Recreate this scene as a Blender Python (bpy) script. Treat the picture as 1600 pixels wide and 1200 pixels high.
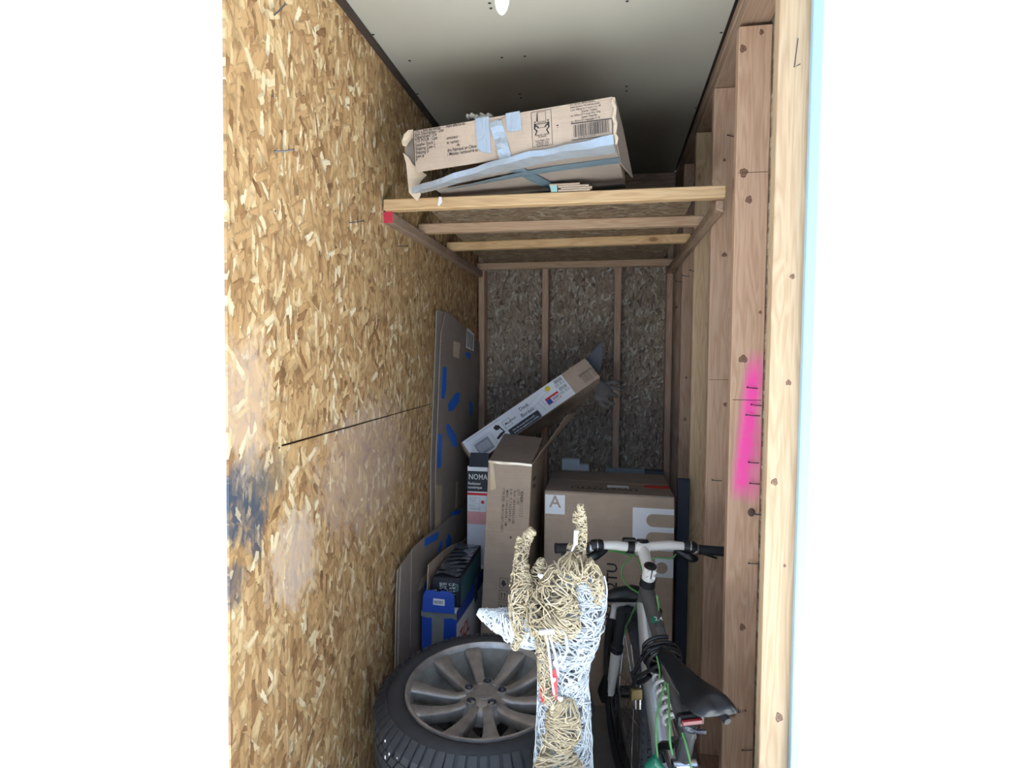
import bpy, bmesh, math, random
from mathutils import Vector as V, Matrix
random.seed(7)
for o in list(bpy.data.objects): bpy.data.objects.remove(o)
SC = bpy.context.scene; COL = SC.collection
PI = math.pi

# ------------------------------------------------------------------ camera
H = 1.51; YAW, PIT, ROL = .1665, .0524, .0045; FPX = 903.0
CAMF = V((-math.sin(YAW)*math.cos(PIT), math.cos(YAW)*math.cos(PIT), -math.sin(PIT)))
_rt = V((math.cos(YAW), math.sin(YAW), 0)); _up = _rt.cross(CAMF)
CR = _rt*math.cos(ROL) + _up*math.sin(ROL); CU = _up*math.cos(ROL) - _rt*math.sin(ROL)
cam = bpy.data.cameras.new('camera'); co = bpy.data.objects.new('camera', cam); COL.objects.link(co)
M = Matrix((CR, CU, -CAMF)).transposed().to_4x4(); M.translation = V((0, 0, H)); co.matrix_world = M
cam.sensor_fit = 'HORIZONTAL'; cam.sensor_width = 36; cam.lens = FPX/1600*36; cam.clip_start = .02
SC.camera = co
# ------------------------------------------------------------------ light: white overcast sky, sun on the pale apron outside
w = bpy.data.worlds.new('sky'); SC.world = w; w.use_nodes = True
bg = w.node_tree.nodes['Background']; bg.inputs[0].default_value = (.95, 1.0, 1.13, 1); bg.inputs[1].default_value = .60
sun = bpy.data.lights.new('sun', 'SUN'); sun.energy = 26.0; sun.angle = .02; sun.color = (.93, .98, 1.0)
so = bpy.data.objects.new('sun', sun); COL.objects.link(so); so.rotation_euler = (math.radians(-15), 0, 0)   # high sun behind the shed
SC.view_settings.view_transform = 'Standard'; SC.view_settings.look = 'None'
SC.view_settings.gamma = 1; SC.view_settings.use_curve_mapping = False; SC.view_settings.exposure = .85

def at(px, py, X=None, Y=None, Z=None):
    d = CAMF + CR*((px-800)/FPX) - CU*((py-600)/FPX)
    t = X/d.x if X is not None else Y/d.y if Y is not None else (Z-H)/d.z
    return V((0, 0, H)) + d*t

# ------------------------------------------------------------------ node helpers
def newmat(name, rough=.7, metal=0, spec=.5):
    m = bpy.data.materials.new(name); m.use_nodes = True
    b = m.node_tree.nodes['Principled BSDF']; b.inputs['Roughness'].default_value = rough
    b.inputs['Metallic'].default_value = metal; b.inputs['Specular IOR Level'].default_value = spec
    return m, m.node_tree, b
def nd(nt, t, **k):
    n = nt.nodes.new(t)
    for a, b in k.items():
        if a.startswith('i_'):
            n.inputs[int(a[2:]) if a[2:].isdigit() else a[2:]].default_value = b
        else: setattr(n, a, b)
    return n
def ramp(nt, fac, stops, interp='LINEAR'):
    r = nd(nt, 'ShaderNodeValToRGB'); r.color_ramp.interpolation = interp
    e = r.color_ramp.elements
    while len(e) < len(stops): e.new(.5)
    for q, (p, c) in zip(e, stops):
        q.position = p; q.color = (c[0], c[1], c[2], 1) if hasattr(c, '__len__') else (c, c, c, 1)
    nt.links.new(fac, r.inputs[0]); return r.outputs[0]
def math_(nt, op, a, b=None, c=None, clamp=False):
    n = nd(nt, 'ShaderNodeMath', operation=op); n.use_clamp = clamp
    for i, q in enumerate((a, b, c)):
        if q is None: continue
        if hasattr(q, 'links'): nt.links.new(q, n.inputs[i])
        else: n.inputs[i].default_value = q
    return n.outputs[0]
def mix(nt, f, a, b, blend='MIX'):
    n = nd(nt, 'ShaderNodeMix', data_type='RGBA', blend_type=blend)
    for s, q in ((n.inputs[0], f), (n.inputs[6], a), (n.inputs[7], b)):
        if hasattr(q, 'links'): nt.links.new(q, s)
        elif hasattr(q, '__len__'): s.default_value = (q[0], q[1], q[2], 1)
        else: s.default_value = q
    return n.outputs[2]
def mapv(nt, v, scale=(1, 1, 1), rot=(0, 0, 0), loc=(0, 0, 0)):
    n = nd(nt, 'ShaderNodeMapping'); n.inputs['Scale'].default_value = scale
    n.inputs['Rotation'].default_value = rot; n.inputs['Location'].default_value = loc
    nt.links.new(v, n.inputs[0]); return n.outputs[0]
def noise(nt, v, scale, detail=4, rough=.55, dist=0):
    n = nd(nt, 'ShaderNodeTexNoise', i_Scale=scale, i_Detail=detail, i_Roughness=rough, i_Distortion=dist)
    nt.links.new(v, n.inputs['Vector']); return n.outputs[0]
def bump(nt, b, h, strength=.3, dist=.002):
    n = nd(nt, 'ShaderNodeBump', i_Strength=strength, i_Distance=dist)
    nt.links.new(h, n.inputs['Height']); nt.links.new(n.outputs[0], b.inputs['Normal'])
def srgb(r, g, b):
    f = lambda c: (c/255/12.92 if c/255 <= .04045 else ((c/255+.055)/1.055)**2.4)
    return (f(r), f(g), f(b))
def obj_coord(nt): return nd(nt, 'ShaderNodeTexCoord').outputs['Object']
def sepv(nt, v):
    s = nd(nt, 'ShaderNodeSeparateXYZ'); nt.links.new(v, s.inputs[0]); return s.outputs
def comb(nt, x, y, z=0.):
    c = nd(nt, 'ShaderNodeCombineXYZ')
    for i, q in enumerate((x, y, z)):
        if hasattr(q, 'links'): nt.links.new(q, c.inputs[i])
        else: c.inputs[i].default_value = q
    return c.outputs[0]

def plain(name, col, rough=.6, metal=0, vary=.12, scale=30, bmp=0, spec=.5, coat=0):
    m, nt, b = newmat(name, rough, metal, spec)
    n = noise(nt, obj_coord(nt), scale, 5)
    c = mix(nt, n, [max(0, x*(1-vary)) for x in col], [min(1, x*(1+vary)) for x in col])
    nt.links.new(c, b.inputs['Base Color'])
    if coat: b.inputs['Coat Weight'].default_value = coat
    if bmp: bump(nt, b, n, bmp, .002)
    return m

def osb(name, axes, tone=1.0, gray=0., size=1.0, marks=None):
    """oriented strand board: overlapping layers of long random flakes"""
    m, nt, b = newmat(name, .62, 0, .35)
    oc = obj_coord(nt); s = sepv(nt, oc); uv = comb(nt, s[axes[0]], s[axes[1]])
    wob = nd(nt, 'ShaderNodeTexNoise', i_Scale=5.0/size, i_Detail=2.0); nt.links.new(uv, wob.inputs['Vector'])
    wv = nd(nt, 'ShaderNodeVectorMath', operation='MULTIPLY_ADD')
    nt.links.new(wob.outputs['Color'], wv.inputs[0]); wv.inputs[1].default_value = (.022*size,)*3; nt.links.new(uv, wv.inputs[2])
    fine = nd(nt, 'ShaderNodeTexNoise', i_Scale=90.0/size, i_Detail=2.0); nt.links.new(uv, fine.inputs['Vector'])
    wv2 = nd(nt, 'ShaderNodeVectorMath', operation='MULTIPLY_ADD')
    nt.links.new(fine.outputs['Color'], wv2.inputs[0]); wv2.inputs[1].default_value = (.006*size,)*3; nt.links.new(wv.outputs[0], wv2.inputs[2])
    d = srgb(144, 104, 66); c1 = srgb(172, 132, 88); c2 = srgb(200, 160, 110); c3 = srgb(224, 192, 142); c4 = srgb(242, 224, 186)
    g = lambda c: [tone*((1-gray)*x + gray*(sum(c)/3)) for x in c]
    base = None; hgt = None
    for (ang, sx, sy, thr, off) in ((8, .024, .075, 0, 0), (-14, .021, .068, .34, 3.1), (24, .017, .055, .5, 7.7), (-38, .015, .048, .66, 12.3), (62, .016, .045, .78, 17.9), (4, .012, .045, .72, 23.1)):
        v = mapv(nt, wv2.outputs[0], rot=(0, 0, math.radians(ang)), loc=(off, off*.7, 0))
        v = mapv(nt, v, scale=(1/(sx*size), 1/(sy*size), 1))
        vo = nd(nt, 'ShaderNodeTexVoronoi', voronoi_dimensions='2D', feature='F1', distance='CHEBYCHEV'); vo.inputs['Scale'].default_value = 1
        nt.links.new(v, vo.inputs['Vector'])
        sc_ = nd(nt, 'ShaderNodeSeparateColor'); nt.links.new(vo.outputs['Color'], sc_.inputs[0])
        col = ramp(nt, sc_.outputs[1], ((0, g(d)), (.12, g(c1)), (.40, g(c2)), (.62, g(c2)), (.88, g(c3)), (1.0, g(c4))))
        gr = noise(nt, mapv(nt, v, scale=(9, .9, 1)), 1.0, 5, .7)
        col = mix(nt, .7, col, ramp(nt, gr, ((.32, .60), (.66, 1.04))), 'MULTIPLY')
        edge = ramp(nt, vo.outputs['Distance'], ((.36, 1.0), (.56, .45)))
        col = mix(nt, .55, col, edge, 'MULTIPLY')
        hh = math_(nt, 'MULTIPLY_ADD', sc_.outputs[2], .5, math_(nt, 'MULTIPLY', vo.outputs['Distance'], -.5))
        if base is None: base, hgt = col, hh
        else:
            mk = math_(nt, 'GREATER_THAN', sc_.outputs[0], thr)
            base = mix(nt, mk, base, col); hn = nd(nt, 'ShaderNodeMix'); 
            nt.links.new(mk, hn.inputs[0]); nt.links.new(hgt, hn.inputs[2]); nt.links.new(math_(nt, 'ADD', hh, .35), hn.inputs[3]); hgt = hn.outputs[0]
    big = noise(nt, uv, 2.6, 3)
    base = mix(nt, .5, base, ramp(nt, big, ((.3, .78), (.7, 1.0))), 'MULTIPLY')
    if marks:
        flk = ramp(nt, sc_.outputs[1], ((.15, .45), (.75, 1.0))); rgm = nd(nt, 'ShaderNodeRGBToBW'); nt.links.new(base, rgm.inputs[0]); flk = ramp(nt, rgm.outputs[0], ((.16, 1.2), (.34, .7), (.5, .42)))
        for (u0, v0, ru, rv, colr, amount, thr) in marks:
            u0 -= 2.2
            du = math_(nt, 'DIVIDE', math_(nt, 'SUBTRACT', s[axes[0]], u0), ru); dv = math_(nt, 'DIVIDE', math_(nt, 'SUBTRACT', s[axes[1]], v0), rv)
            r2 = math_(nt, 'ADD', math_(nt, 'MULTIPLY', du, du), math_(nt, 'MULTIPLY', dv, dv))
            q = math_(nt, 'SUBTRACT', 1.0, r2)
            q = math_(nt, 'ADD', q, math_(nt, 'MULTIPLY', math_(nt, 'SUBTRACT', noise(nt, mapv(nt, wv.outputs[0], scale=(34, 15, 1)), 1.0, 4, .7), .5), thr))
            q = math_(nt, 'MULTIPLY', math_(nt, 'MULTIPLY', q, 1.6, clamp=True), math_(nt, 'MULTIPLY', flk, amount))
            base = mix(nt, q, base, colr)
    nt.links.new(base, b.inputs['Base Color']); bump(nt, b, hgt, .5, .002)
    return m

def wood(name, base, axis=2, pink=None, dirt=0.):
    m, nt, b = newmat(name, .6, 0, .3)
    oc = obj_coord(nt); inf = nd(nt, 'ShaderNodeObjectInfo')
    off = nd(nt, 'ShaderNodeVectorMath', operation='SCALE'); off.inputs['Scale'].default_value = 13.7
    nt.links.new(comb(nt, inf.outputs['Random'], inf.outputs['Random'], inf.outputs['Random']), off.inputs[0])
    ad = nd(nt, 'ShaderNodeVectorMath', operation='ADD'); nt.links.new(oc, ad.inputs[0]); nt.links.new(off.outputs[0], ad.inputs[1])
    sc = [1, 1, 1]; sc[axis] = .07
    v = mapv(nt, ad.outputs[0], scale=sc)
    # knots: sparse round blobs that also bend the grain
    ks = [6.5, 6.5, 6.5]; ks[axis] = 3.4
    kv = nd(nt, 'ShaderNodeTexVoronoi', feature='F1'); kv.inputs['Scale'].default_value = 1
    nt.links.new(mapv(nt, ad.outputs[0], scale=ks), kv.inputs['Vector'])
    kd = kv.outputs['Distance']
    pull = ramp(nt, kd, ((0, 1.0), (.28, 0)))
    n1 = noise(nt, v, 24, 3, .5, .3)
    ringv = math_(nt, 'ADD', math_(nt, 'MULTIPLY', n1, 9.0), math_(nt, 'MULTIPLY', pull, 2.2))
    rings = math_(nt, 'PINGPONG', ringv, .5)
    col = mix(nt, ramp(nt, rings, ((0, 1.0), (.3, .35), (.5, 0))), [x*1.04 for x in base], [base[0]*.86, base[1]*.80, base[2]*.74])
    fine = noise(nt, mapv(nt, ad.outputs[0], scale=[260 if i != axis else 7 for i in range(3)]), 1.0, 3)
    col = mix(nt, .35, col, ramp(nt, fine, ((.3, .72), (.7, 1.0))), 'MULTIPLY')
    kc = nd(nt, 'ShaderNodeSeparateColor'); nt.links.new(kv.outputs['Color'], kc.inputs[0])
    few = math_(nt, 'GREATER_THAN', kc.outputs[0], .45)
    kk = math_(nt, 'MULTIPLY', ramp(nt, kd, ((.05, 1.0), (.075, .75), (.1, 0))), few)
    col = mix(nt, kk, col, srgb(92, 58, 38))
    halo = math_(nt, 'MULTIPLY', ramp(nt, kd, ((.08, .45), (.2, 0))), few)
    col = mix(nt, halo, col, [base[0]*.62, base[1]*.48, base[2]*.38])
    tint = mix(nt, inf.outputs['Random'], (.86, .84, .84), (1.05, 1.0, .94)); col = mix(nt, 1.0, col, tint, 'MULTIPLY')
    if dirt:
        dn = noise(nt, ad.outputs[0], 5, 5, .6); col = mix(nt, math_(nt, 'MULTIPLY', ramp(nt, dn, ((.45, 0), (.7, 1.0))), dirt), col, srgb(86, 74, 66))
    if pink:
        s = sepv(nt, oc)
        for (x0, z0, x1, z1, wd, amt) in pink:
            x0 -= .344; x1 -= .344
            t = math_(nt, 'DIVIDE', math_(nt, 'SUBTRACT', s[2], z0), z1-z0)
            cx = math_(nt, 'MULTIPLY_ADD', t, x1-x0, x0)
            dx = math_(nt, 'DIVIDE', math_(nt, 'ABSOLUTE', math_(nt, 'SUBTRACT', s[0], cx)), wd)
            mx = ramp(nt, dx, ((0, 1.0), (.3, .9), (1, 0)))
            e = math_(nt, 'MULTIPLY', math_(nt, 'MULTIPLY', t, 7.0, clamp=True), math_(nt, 'MULTIPLY', math_(nt, 'SUBTRACT', 1.0, t), 5.0, clamp=True))
            k = math_(nt, 'MULTIPLY', math_(nt, 'MULTIPLY', mx, e), math_(nt, 'MULTIPLY_ADD', noise(nt, oc, 60, 5), .7, amt-.3), clamp=True)
            col = mix(nt, k, col, srgb(250, 86, 172))
    nt.links.new(col, b.inputs['Base Color']); bump(nt, b, fine, .15, .001)
    return m

def cardboard(name, base=srgb(182, 161, 141), flute=(0, 0, 1), sc=260):
    m, nt, b = newmat(name, .75, 0, .25)
    oc = obj_coord(nt)
    fl = noise(nt, mapv(nt, oc, scale=[sc if f else sc*.02 for f in flute]), 1.0, 1)
    n = noise(nt, oc, 9, 5, .6); n2 = noise(nt, oc, 220, 2)
    c = mix(nt, ramp(nt, n, ((.3, 0), (.7, 1.0))), [x*.88 for x in base], [x*1.05 for x in base])
    c = mix(nt, .3, c, ramp(nt, n2, ((.3, .8), (.7, 1.0))), 'MULTIPLY')
    c = mix(nt, .25, c, ramp(nt, fl, ((.35, .8), (.65, 1.0))), 'MULTIPLY')
    nt.links.new(c, b.inputs['Base Color']); bump(nt, b, fl, .15, .001)
    return m
def tape(name, col, rough=.3, metal=0.):
    m, nt, b = newmat(name, rough, metal, .6)
    oc = obj_coord(nt); n = noise(nt, mapv(nt, oc, scale=(60, 60, 25)), 1.0, 4, .6, .6); n2 = noise(nt, oc, 14, 4)
    nt.links.new(mix(nt, n2, [x*.8 for x in col], [min(1, x*1.15) for x in col]), b.inputs['Base Color'])
    bump(nt, b, n, .6, .004); return m

# ------------------------------------------------------------------ mesh helpers
class Fr:
    def __init__(s, o, x=(1, 0, 0), y=(0, 1, 0), z=(0, 0, 1)): s.o, s.x, s.y, s.z = V(o), V(x), V(y), V(z)
    def p(s, a, b, c): return s.o + s.x*a + s.y*b + s.z*c
    def at(s, a, b, c): return Fr(s.p(a, b, c), s.x, s.y, s.z)
def euler_frame(o, rx=0, ry=0, rz=0):
    m = Matrix.Rotation(rz, 3, 'Z') @ Matrix.Rotation(ry, 3, 'Y') @ Matrix.Rotation(rx, 3, 'X')
    return Fr(o, m.col[0], m.col[1], m.col[2])
W = Fr((0, 0, 0))
LOC = {}
def tag(o, label=None, cat=None, group=None, kind=None):
    if label: o['label'] = label
    if cat: o['category'] = cat
    if group: o['group'] = group
    if kind: o['kind'] = kind
    return o
def thing(name, label, cat, loc=(0, 0, 0), group=None):
    o = bpy.data.objects.new(name, None); COL.objects.link(o); o.location = loc; o.empty_display_size = .05
    LOC[o.name] = V(loc); return tag(o, label, cat, group)
def struct_root(name, loc=(0, 0, 0)):
    o = bpy.data.objects.new(name, None); COL.objects.link(o); o.location = loc; o.empty_display_size = .05
    LOC[o.name] = V(loc); return tag(o, kind='structure')
class MB:
    def __init__(s): s.v, s.f, s.m = [], [], []
    def add(s, vs, fs, mi=0):
        n = len(s.v); s.v += [V(q) for q in vs]; s.f += [tuple(i+n for i in f) for f in fs]; s.m += [mi]*len(fs); return s
    def box(s, F, x0, x1, y0, y1, z0, z1, mi=0):
        return s.add([F.p(x, y, z) for z in (z0, z1) for y in (y0, y1) for x in (x0, x1)],
                     [(0, 2, 3, 1), (4, 5, 7, 6), (0, 1, 5, 4), (1, 3, 7, 5), (3, 2, 6, 7), (2, 0, 4, 6)], mi)
    def hexa(s, q, mi=0):   # 8 corners, bottom ring then top ring
        return s.add(q, [(3, 2, 1, 0), (4, 5, 6, 7), (0, 1, 5, 4), (1, 2, 6, 5), (2, 3, 7, 6), (3, 0, 4, 7)], mi)
    def sheet(s, pts, n, t, mi=0):   # polygon with thickness t along n
        n = V(n).normalized()*t; k = len(pts); pts = [V(p) for p in pts]
        return s.add(pts + [p+n for p in pts], [tuple(range(k))[::-1], tuple(range(k, 2*k))] + [(i, (i+1) % k, (i+1) % k+k, i+k) for i in range(k)], mi)
    def strip(s, A, B, n, t, mi=0):  # curved ribbon between two polylines, with thickness
        k = len(A); n = V(n).normalized()*t
        vs = [V(a) for a in A]+[V(b) for b in B]; vs += [v+n for v in vs]
        fs = []
        for i in range(k-1):
            fs += [(i, i+1, k+i+1, k+i), (2*k+i, 3*k+i, 3*k+i+1, 2*k+i+1), (i, 2*k+i, 2*k+i+1, i+1), (k+i, k+i+1, 3*k+i+1, 3*k+i)]
        fs += [(0, k, 3*k, 2*k), (k-1, 3*k-1, 4*k-1, 2*k-1)]
        return s.add(vs, fs, mi)
    def tube(s, pts, r, n=8, mi=0, cap=True, closed=False, flat=None):
        pts = [V(p) for p in pts]; k = len(pts); rr = r if hasattr(r, '__len__') else [r]*k
        vs, fs = [], []; prev = None
        for i, p in enumerate(pts):
            if closed: t = pts[(i+1) % k]-pts[i-1]
            else: t = pts[min(i+1, k-1)]-pts[max(i-1, 0)]
            t = t.normalized() if t.length > 1e-9 else V((0, 0, 1))
            if prev is None:
                a = V((0, 0, 1)) if abs(t.z) < .9 else V((1, 0, 0)); u = t.cross(a).normalized()
            else:
                u = prev - t*prev.dot(t); u = u.normalized() if u.length > 1e-6 else t.orthogonal().normalized()
            prev = u; v = t.cross(u)
            for j in range(n):
                a = 2*PI*j/n; vs.append(p + (u*math.cos(a) + v*math.sin(a))*rr[i])
        for i in range(k if closed else k-1):
            for j in range(n):
                a, b = i*n, ((i+1) % k)*n; fs.append((a+j, a+(j+1) % n, b+(j+1) % n, b+j))
        if cap and not closed: fs += [tuple(range(n))[::-1], tuple(range((k-1)*n, k*n))]
        return s.add(vs, fs, mi)
    def lathe(s, F, prof, n=32, mi=0, a0=0, a1=2*PI, closed_prof=False):
        full = abs(a1-a0-2*PI) < 1e-6; m = n if full else n+1; vs = []; k = len(prof)
        for j in range(m):
            a = a0+(a1-a0)*j/n; vs += [F.p(r*math.cos(a), r*math.sin(a), z) for r, z in prof]
        fs = []
        for j in range(n):
            a, b = j*k, ((j+1) % m)*k
            for i in range(k if closed_prof else k-1): 
                i2 = (i+1) % k; fs.append((a+i, b+i, b+i2, a+i2))
        return s.add(vs, fs, mi)
    def ball(s, c, r, n=12, mi=0, F=W):
        rx, ry, rz = r if hasattr(r, '__len__') else (r, r, r); c = V(c); vs = []
        m = n//2
        for i in range(m+1):
            th = PI*i/m
            for j in range(n):
                a = 2*PI*j/n; vs.append(c + F.x*(rx*math.sin(th)*math.cos(a)) + F.y*(ry*math.sin(th)*math.sin(a)) + F.z*(rz*math.cos(th)))
        fs = [(i*n+j, (i+1)*n+j, (i+1)*n+(j+1) % n, i*n+(j+1) % n) for i in range(m) for j in range(n)]
        return s.add(vs, fs, mi)
    def text(s, o, ux, uy, txt, size, mi=0, align='LEFT', sx=1.0, bold=.010):
        ux, uy, o = V(ux).normalized(), V(uy).normalized(), V(o)
        cu = bpy.data.curves.new('txt', 'FONT'); cu.body = txt; cu.size = size; cu.align_x = align; cu.resolution_u = 2; cu.offset = size*bold
        ob = bpy.data.objects.new('txt', cu); COL.objects.link(ob)
        me = bpy.data.meshes.new_from_object(ob.evaluated_get(bpy.context.evaluated_depsgraph_get()))
        s.add([o + ux*(v.co.x*sx) + uy*v.co.y for v in me.vertices], [tuple(p.vertices) for p in me.polygons], mi)
        bpy.data.objects.remove(ob); bpy.data.curves.remove(cu); bpy.data.meshes.remove(me); return s
    def build(s, name, mats, parent=None, bevel=0., smooth=False, segs=1, weld=False, kind=None, label=None, angle=40):
        L = LOC[parent.name] if parent is not None else V((0, 0, 0))
        me = bpy.data.meshes.new(name); me.from_pydata([tuple(v-L) for v in s.v], [], s.f)
        mats = mats if isinstance(mats, (list, tuple)) else [mats]
        for m in mats: me.materials.append(m)
        me.polygons.foreach_set('material_index', s.m)
        bm = bmesh.new(); bm.from_mesh(me)
        if weld: bmesh.ops.remove_doubles(bm, verts=bm.verts, dist=1e-5)
        bmesh.ops.recalc_face_normals(bm, faces=bm.faces)
        if bevel:
            es = [e for e in bm.edges if len(e.link_faces) == 2 and e.calc_face_angle(0) > .5]
            bmesh.ops.bevel(bm, geom=es, offset=bevel, segments=segs, profile=.5, affect='EDGES', clamp_overlap=True)
        bm.to_mesh(me); bm.free()
        if smooth:
            me.polygons.foreach_set('use_smooth', [True]*len(me.polygons)); me.set_sharp_from_angle(angle=math.radians(angle))
        o = bpy.data.objects.new(name, me); COL.objects.link(o)
        if parent is not None: o.parent = parent
        LOC[o.name] = L
        if kind: o['kind'] = kind
        if label: o['label'] = label
        return o
def catmull(pts, k=8, closed=False):
    pts = [V(p) for p in pts]; n = len(pts); out = []
    for i in range(n if closed else n-1):
        g = (lambda j: pts[j % n]) if closed else (lambda j: pts[max(0, min(n-1, j))])
        a, b, c, d = g(i-1), g(i), g(i+1), g(i+2)
        for q in range(k):
            t = q/k; out.append(.5*((2*b) + (c-a)*t + (2*a-5*b+4*c-d)*t*t + (3*b-a-3*c+d)*t**3))
    if not closed: out.append(pts[-1])
    return out

# ------------------------------------------------------------------ materials
YL = -.761; XR = .344; ZC = 2.498; YB = 3.29
M_osb_left = osb('osb_left', (1, 2), .92, 0.0, 1.0, marks=[
    (1.105, 1.20, .105, .115, srgb(66, 74, 86), .95, 2.6), (1.145, 1.12, .03, .09, srgb(70, 74, 84), .7, 2.6), (1.06, 1.03, .05, .06, srgb(66, 72, 84), .7, 2.6), (1.2, 1.235, .09, .07, srgb(112, 100, 84), .55, 3.0),
    (1.12, 1.40, .10, .17, srgb(214, 190, 168), .40, 3.4), (1.75, 1.15, .38, .24, srgb(190, 168, 156), .42, 3.2), (1.3, 1.0, .12, .14, srgb(210, 194, 182), .42, 4.0)])
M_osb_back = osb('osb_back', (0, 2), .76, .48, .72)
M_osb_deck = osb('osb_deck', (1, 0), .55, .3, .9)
C_STUD = srgb(192, 163, 140); C_PALE = srgb(196, 172, 140)
M_stud = wood('stud_wood', C_STUD)
M_stud_pink = wood('stud_wood_pink', C_STUD, pink=[(.376, 1.08, .414, 1.53, .034, 1.0), (.412, 1.07, .428, 1.34, .026, .40)])
M_stud_pale = wood('stud_wood_pale', C_PALE)
M_beam_x = wood('beam_wood_across', srgb(214, 182, 138), 0)
M_beam_x2 = wood('beam_wood_across_brown', srgb(194, 166, 138), 0)
M_rail_y = wood('rail_wood_deep', srgb(160, 138, 120), 1, dirt=.4)
M_plate_y = wood('plate_wood_deep', srgb(176, 150, 128), 1)
M_card = cardboard('cardboard'); M_card_x = cardboard('cardboard_flutes_across', flute=(1, 1, 0))
M_card_dark = cardboard('cardboard_grey_brown', srgb(144, 131, 120)); M_card_light = cardboard('cardboard_pale', srgb(206, 184, 158))
M_card_edge = cardboard('cardboard_torn_edge', srgb(218, 196, 168))
M_ink = plain('black_ink', (.022, .02, .022), .7, vary=.3); M_inkbrown = plain('faded_ink', srgb(60, 48, 44), .7)
M_white = plain('white_print', srgb(226, 228, 232), .5, vary=.04); M_whitebox = plain('white_card', srgb(232, 234, 240), .45, vary=.04)
M_duct = tape('duct_tape', srgb(168, 176, 184), .26, .35); M_duct_dark = tape('duct_tape_teal_grey', srgb(92, 112, 122), .4)
M_bluetape = tape('blue_masking_tape', srgb(22, 104, 208), .5)
M_cleartape = plain('clear_packing_tape', srgb(206, 184, 152), .12, vary=.08, coat=.5)
M_ceiling = None
def mk_ceiling():
    m, nt, b = newmat('gypsum_board', .8, 0, .2); oc = obj_coord(nt)
    n = noise(nt, oc, 3, 5); n2 = noise(nt, oc, 160, 3)
    c = mix(nt, n, srgb(158, 153, 139), srgb(169, 164, 151)); sp = ramp(nt, noise(nt, mapv(nt, oc, scale=(40, 26, 1)), 1., 6, .7), ((.72, 0), (.76, 1)))
    c = mix(nt, math_(nt, 'MULTIPLY', sp, .5), c, srgb(232, 228, 216)); nt.links.new(c, b.inputs['Base Color']); bump(nt, b, n2, .06, .001); return m
M_ceiling = mk_ceiling()
M_dark = plain('dark_gap_wood', srgb(58, 46, 38), .9, vary=.4, scale=12)
M_concrete = plain('concrete', srgb(120, 118, 114), .85, vary=.2, scale=14, bmp=.1)
M_apron = plain('pale_concrete_apron', srgb(200, 203, 205), .9, vary=.06, scale=4)
M_sky_blocker = plain('sky_blocker_grey', srgb(92, 108, 128), .9, vary=.12, scale=3)
M_asphalt = plain('asphalt', srgb(84, 84, 86), .95, vary=.2, scale=20)
M_steel = plain('nail_steel', srgb(92, 92, 98), .45, .8)
M_knot = plain('knot_wood', srgb(112, 80, 60), .6, vary=.35, scale=140)
M_knot2 = plain('knot_ring', srgb(134, 98, 74), .6, vary=.3, scale=140); M_knot3 = plain('knot_rim', srgb(98, 70, 54), .6, vary=.4, scale=90)
M_red = plain('red_paint', srgb(178, 44, 62), .7)
M_jamb = plain('pale_blue_jamb_paint', srgb(150, 178, 192), .5, vary=.02)
M_rubber = plain('tire_rubber', srgb(58, 60, 64), .72, vary=.25, scale=24, bmp=.1)
M_black = plain('black_plastic', srgb(22, 23, 26), .4, vary=.3); M_blackmatte = plain('black_rubber_grip', srgb(26, 27, 30), .75, vary=.3)
M_chrome = plain('bright_metal', srgb(196, 198, 202), .25, .95)
M_brass = plain('brass', srgb(120, 104, 70), .45, .8)
M_frame_grey = plain('grey_frame_paint', srgb(92, 92, 92), .34, .25, vary=.08, coat=.4); M_frame_silver = plain('silver_frame_paint', srgb(176, 180, 182), .3, .4, vary=.05, coat=.4)
M_bikewhite = plain('white_gloss_paint', srgb(214, 210, 204), .35, vary=.05, coat=.3)
M_cable = plain('green_cable_housing', srgb(92, 150, 84), .4, vary=.08); M_greenpaint = plain('green_paint', srgb(16, 110, 84), .35, coat=.3)
M_saddle = plain('black_vinyl', srgb(18, 20, 25), .45, vary=.15)
M_redlens = plain('red_reflector', srgb(108, 10, 14), .35)
M_strand = plain('white_pvc_strand', srgb(206, 212, 216), .35, vary=.05); M_gold = plain('champagne_strand', srgb(184, 168, 138), .25, vary=.3, scale=160)
M_redtag = plain('red_label', srgb(226, 58, 66), .5)
M_blue = plain('blue_print', srgb(28, 72, 172), .45, vary=.1); M_navy = plain('navy_black_card', srgb(22, 26, 40), .5, vary=.3); M_teal = plain('teal_print', srgb(38, 92, 104), .45, vary=.2)
M_redprint = plain('red_print', srgb(206, 36, 44), .5); M_pinkprint = plain('pink_print', srgb(232, 168, 168), .5); M_yellow = plain('yellow_print', srgb(226, 200, 60), .5)
M_greyprint = plain('grey_print', srgb(150, 154, 160), .5); M_foam = plain('white_foam', srgb(214, 224, 230), .8, vary=.05, scale=120, bmp=.1); M_glove = plain('grey_knit', srgb(100, 94, 91), .95, vary=.2, scale=120, bmp=.3)
M_foamteal = plain('teal_foam', srgb(146, 182, 176), .8)
def mk_alloy():
    m, nt, b = newmat('brake_dusty_alloy', .38, .65, .5); oc = obj_coord(nt)
    n = noise(nt, oc, 7, 6, .65); n2 = noise(nt, oc, 60, 4)
    c = mix(nt, ramp(nt, n, ((.32, 0), (.68, 1.0))), srgb(150, 144, 139), srgb(204, 202, 200)); c = mix(nt, .4, c, ramp(nt, n2, ((.3, .7), (.6, 1.0))), 'MULTIPLY')
    nt.links.new(c, b.inputs['Base Color']); nt.links.new(ramp(nt, n, ((.3, .62), (.7, .36))), b.inputs['Roughness']); return m
M_alloy = mk_alloy(); M_barrel = plain('dirty_rim_barrel', srgb(150, 148, 142), .6, .2, vary=.45, scale=26)

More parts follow.
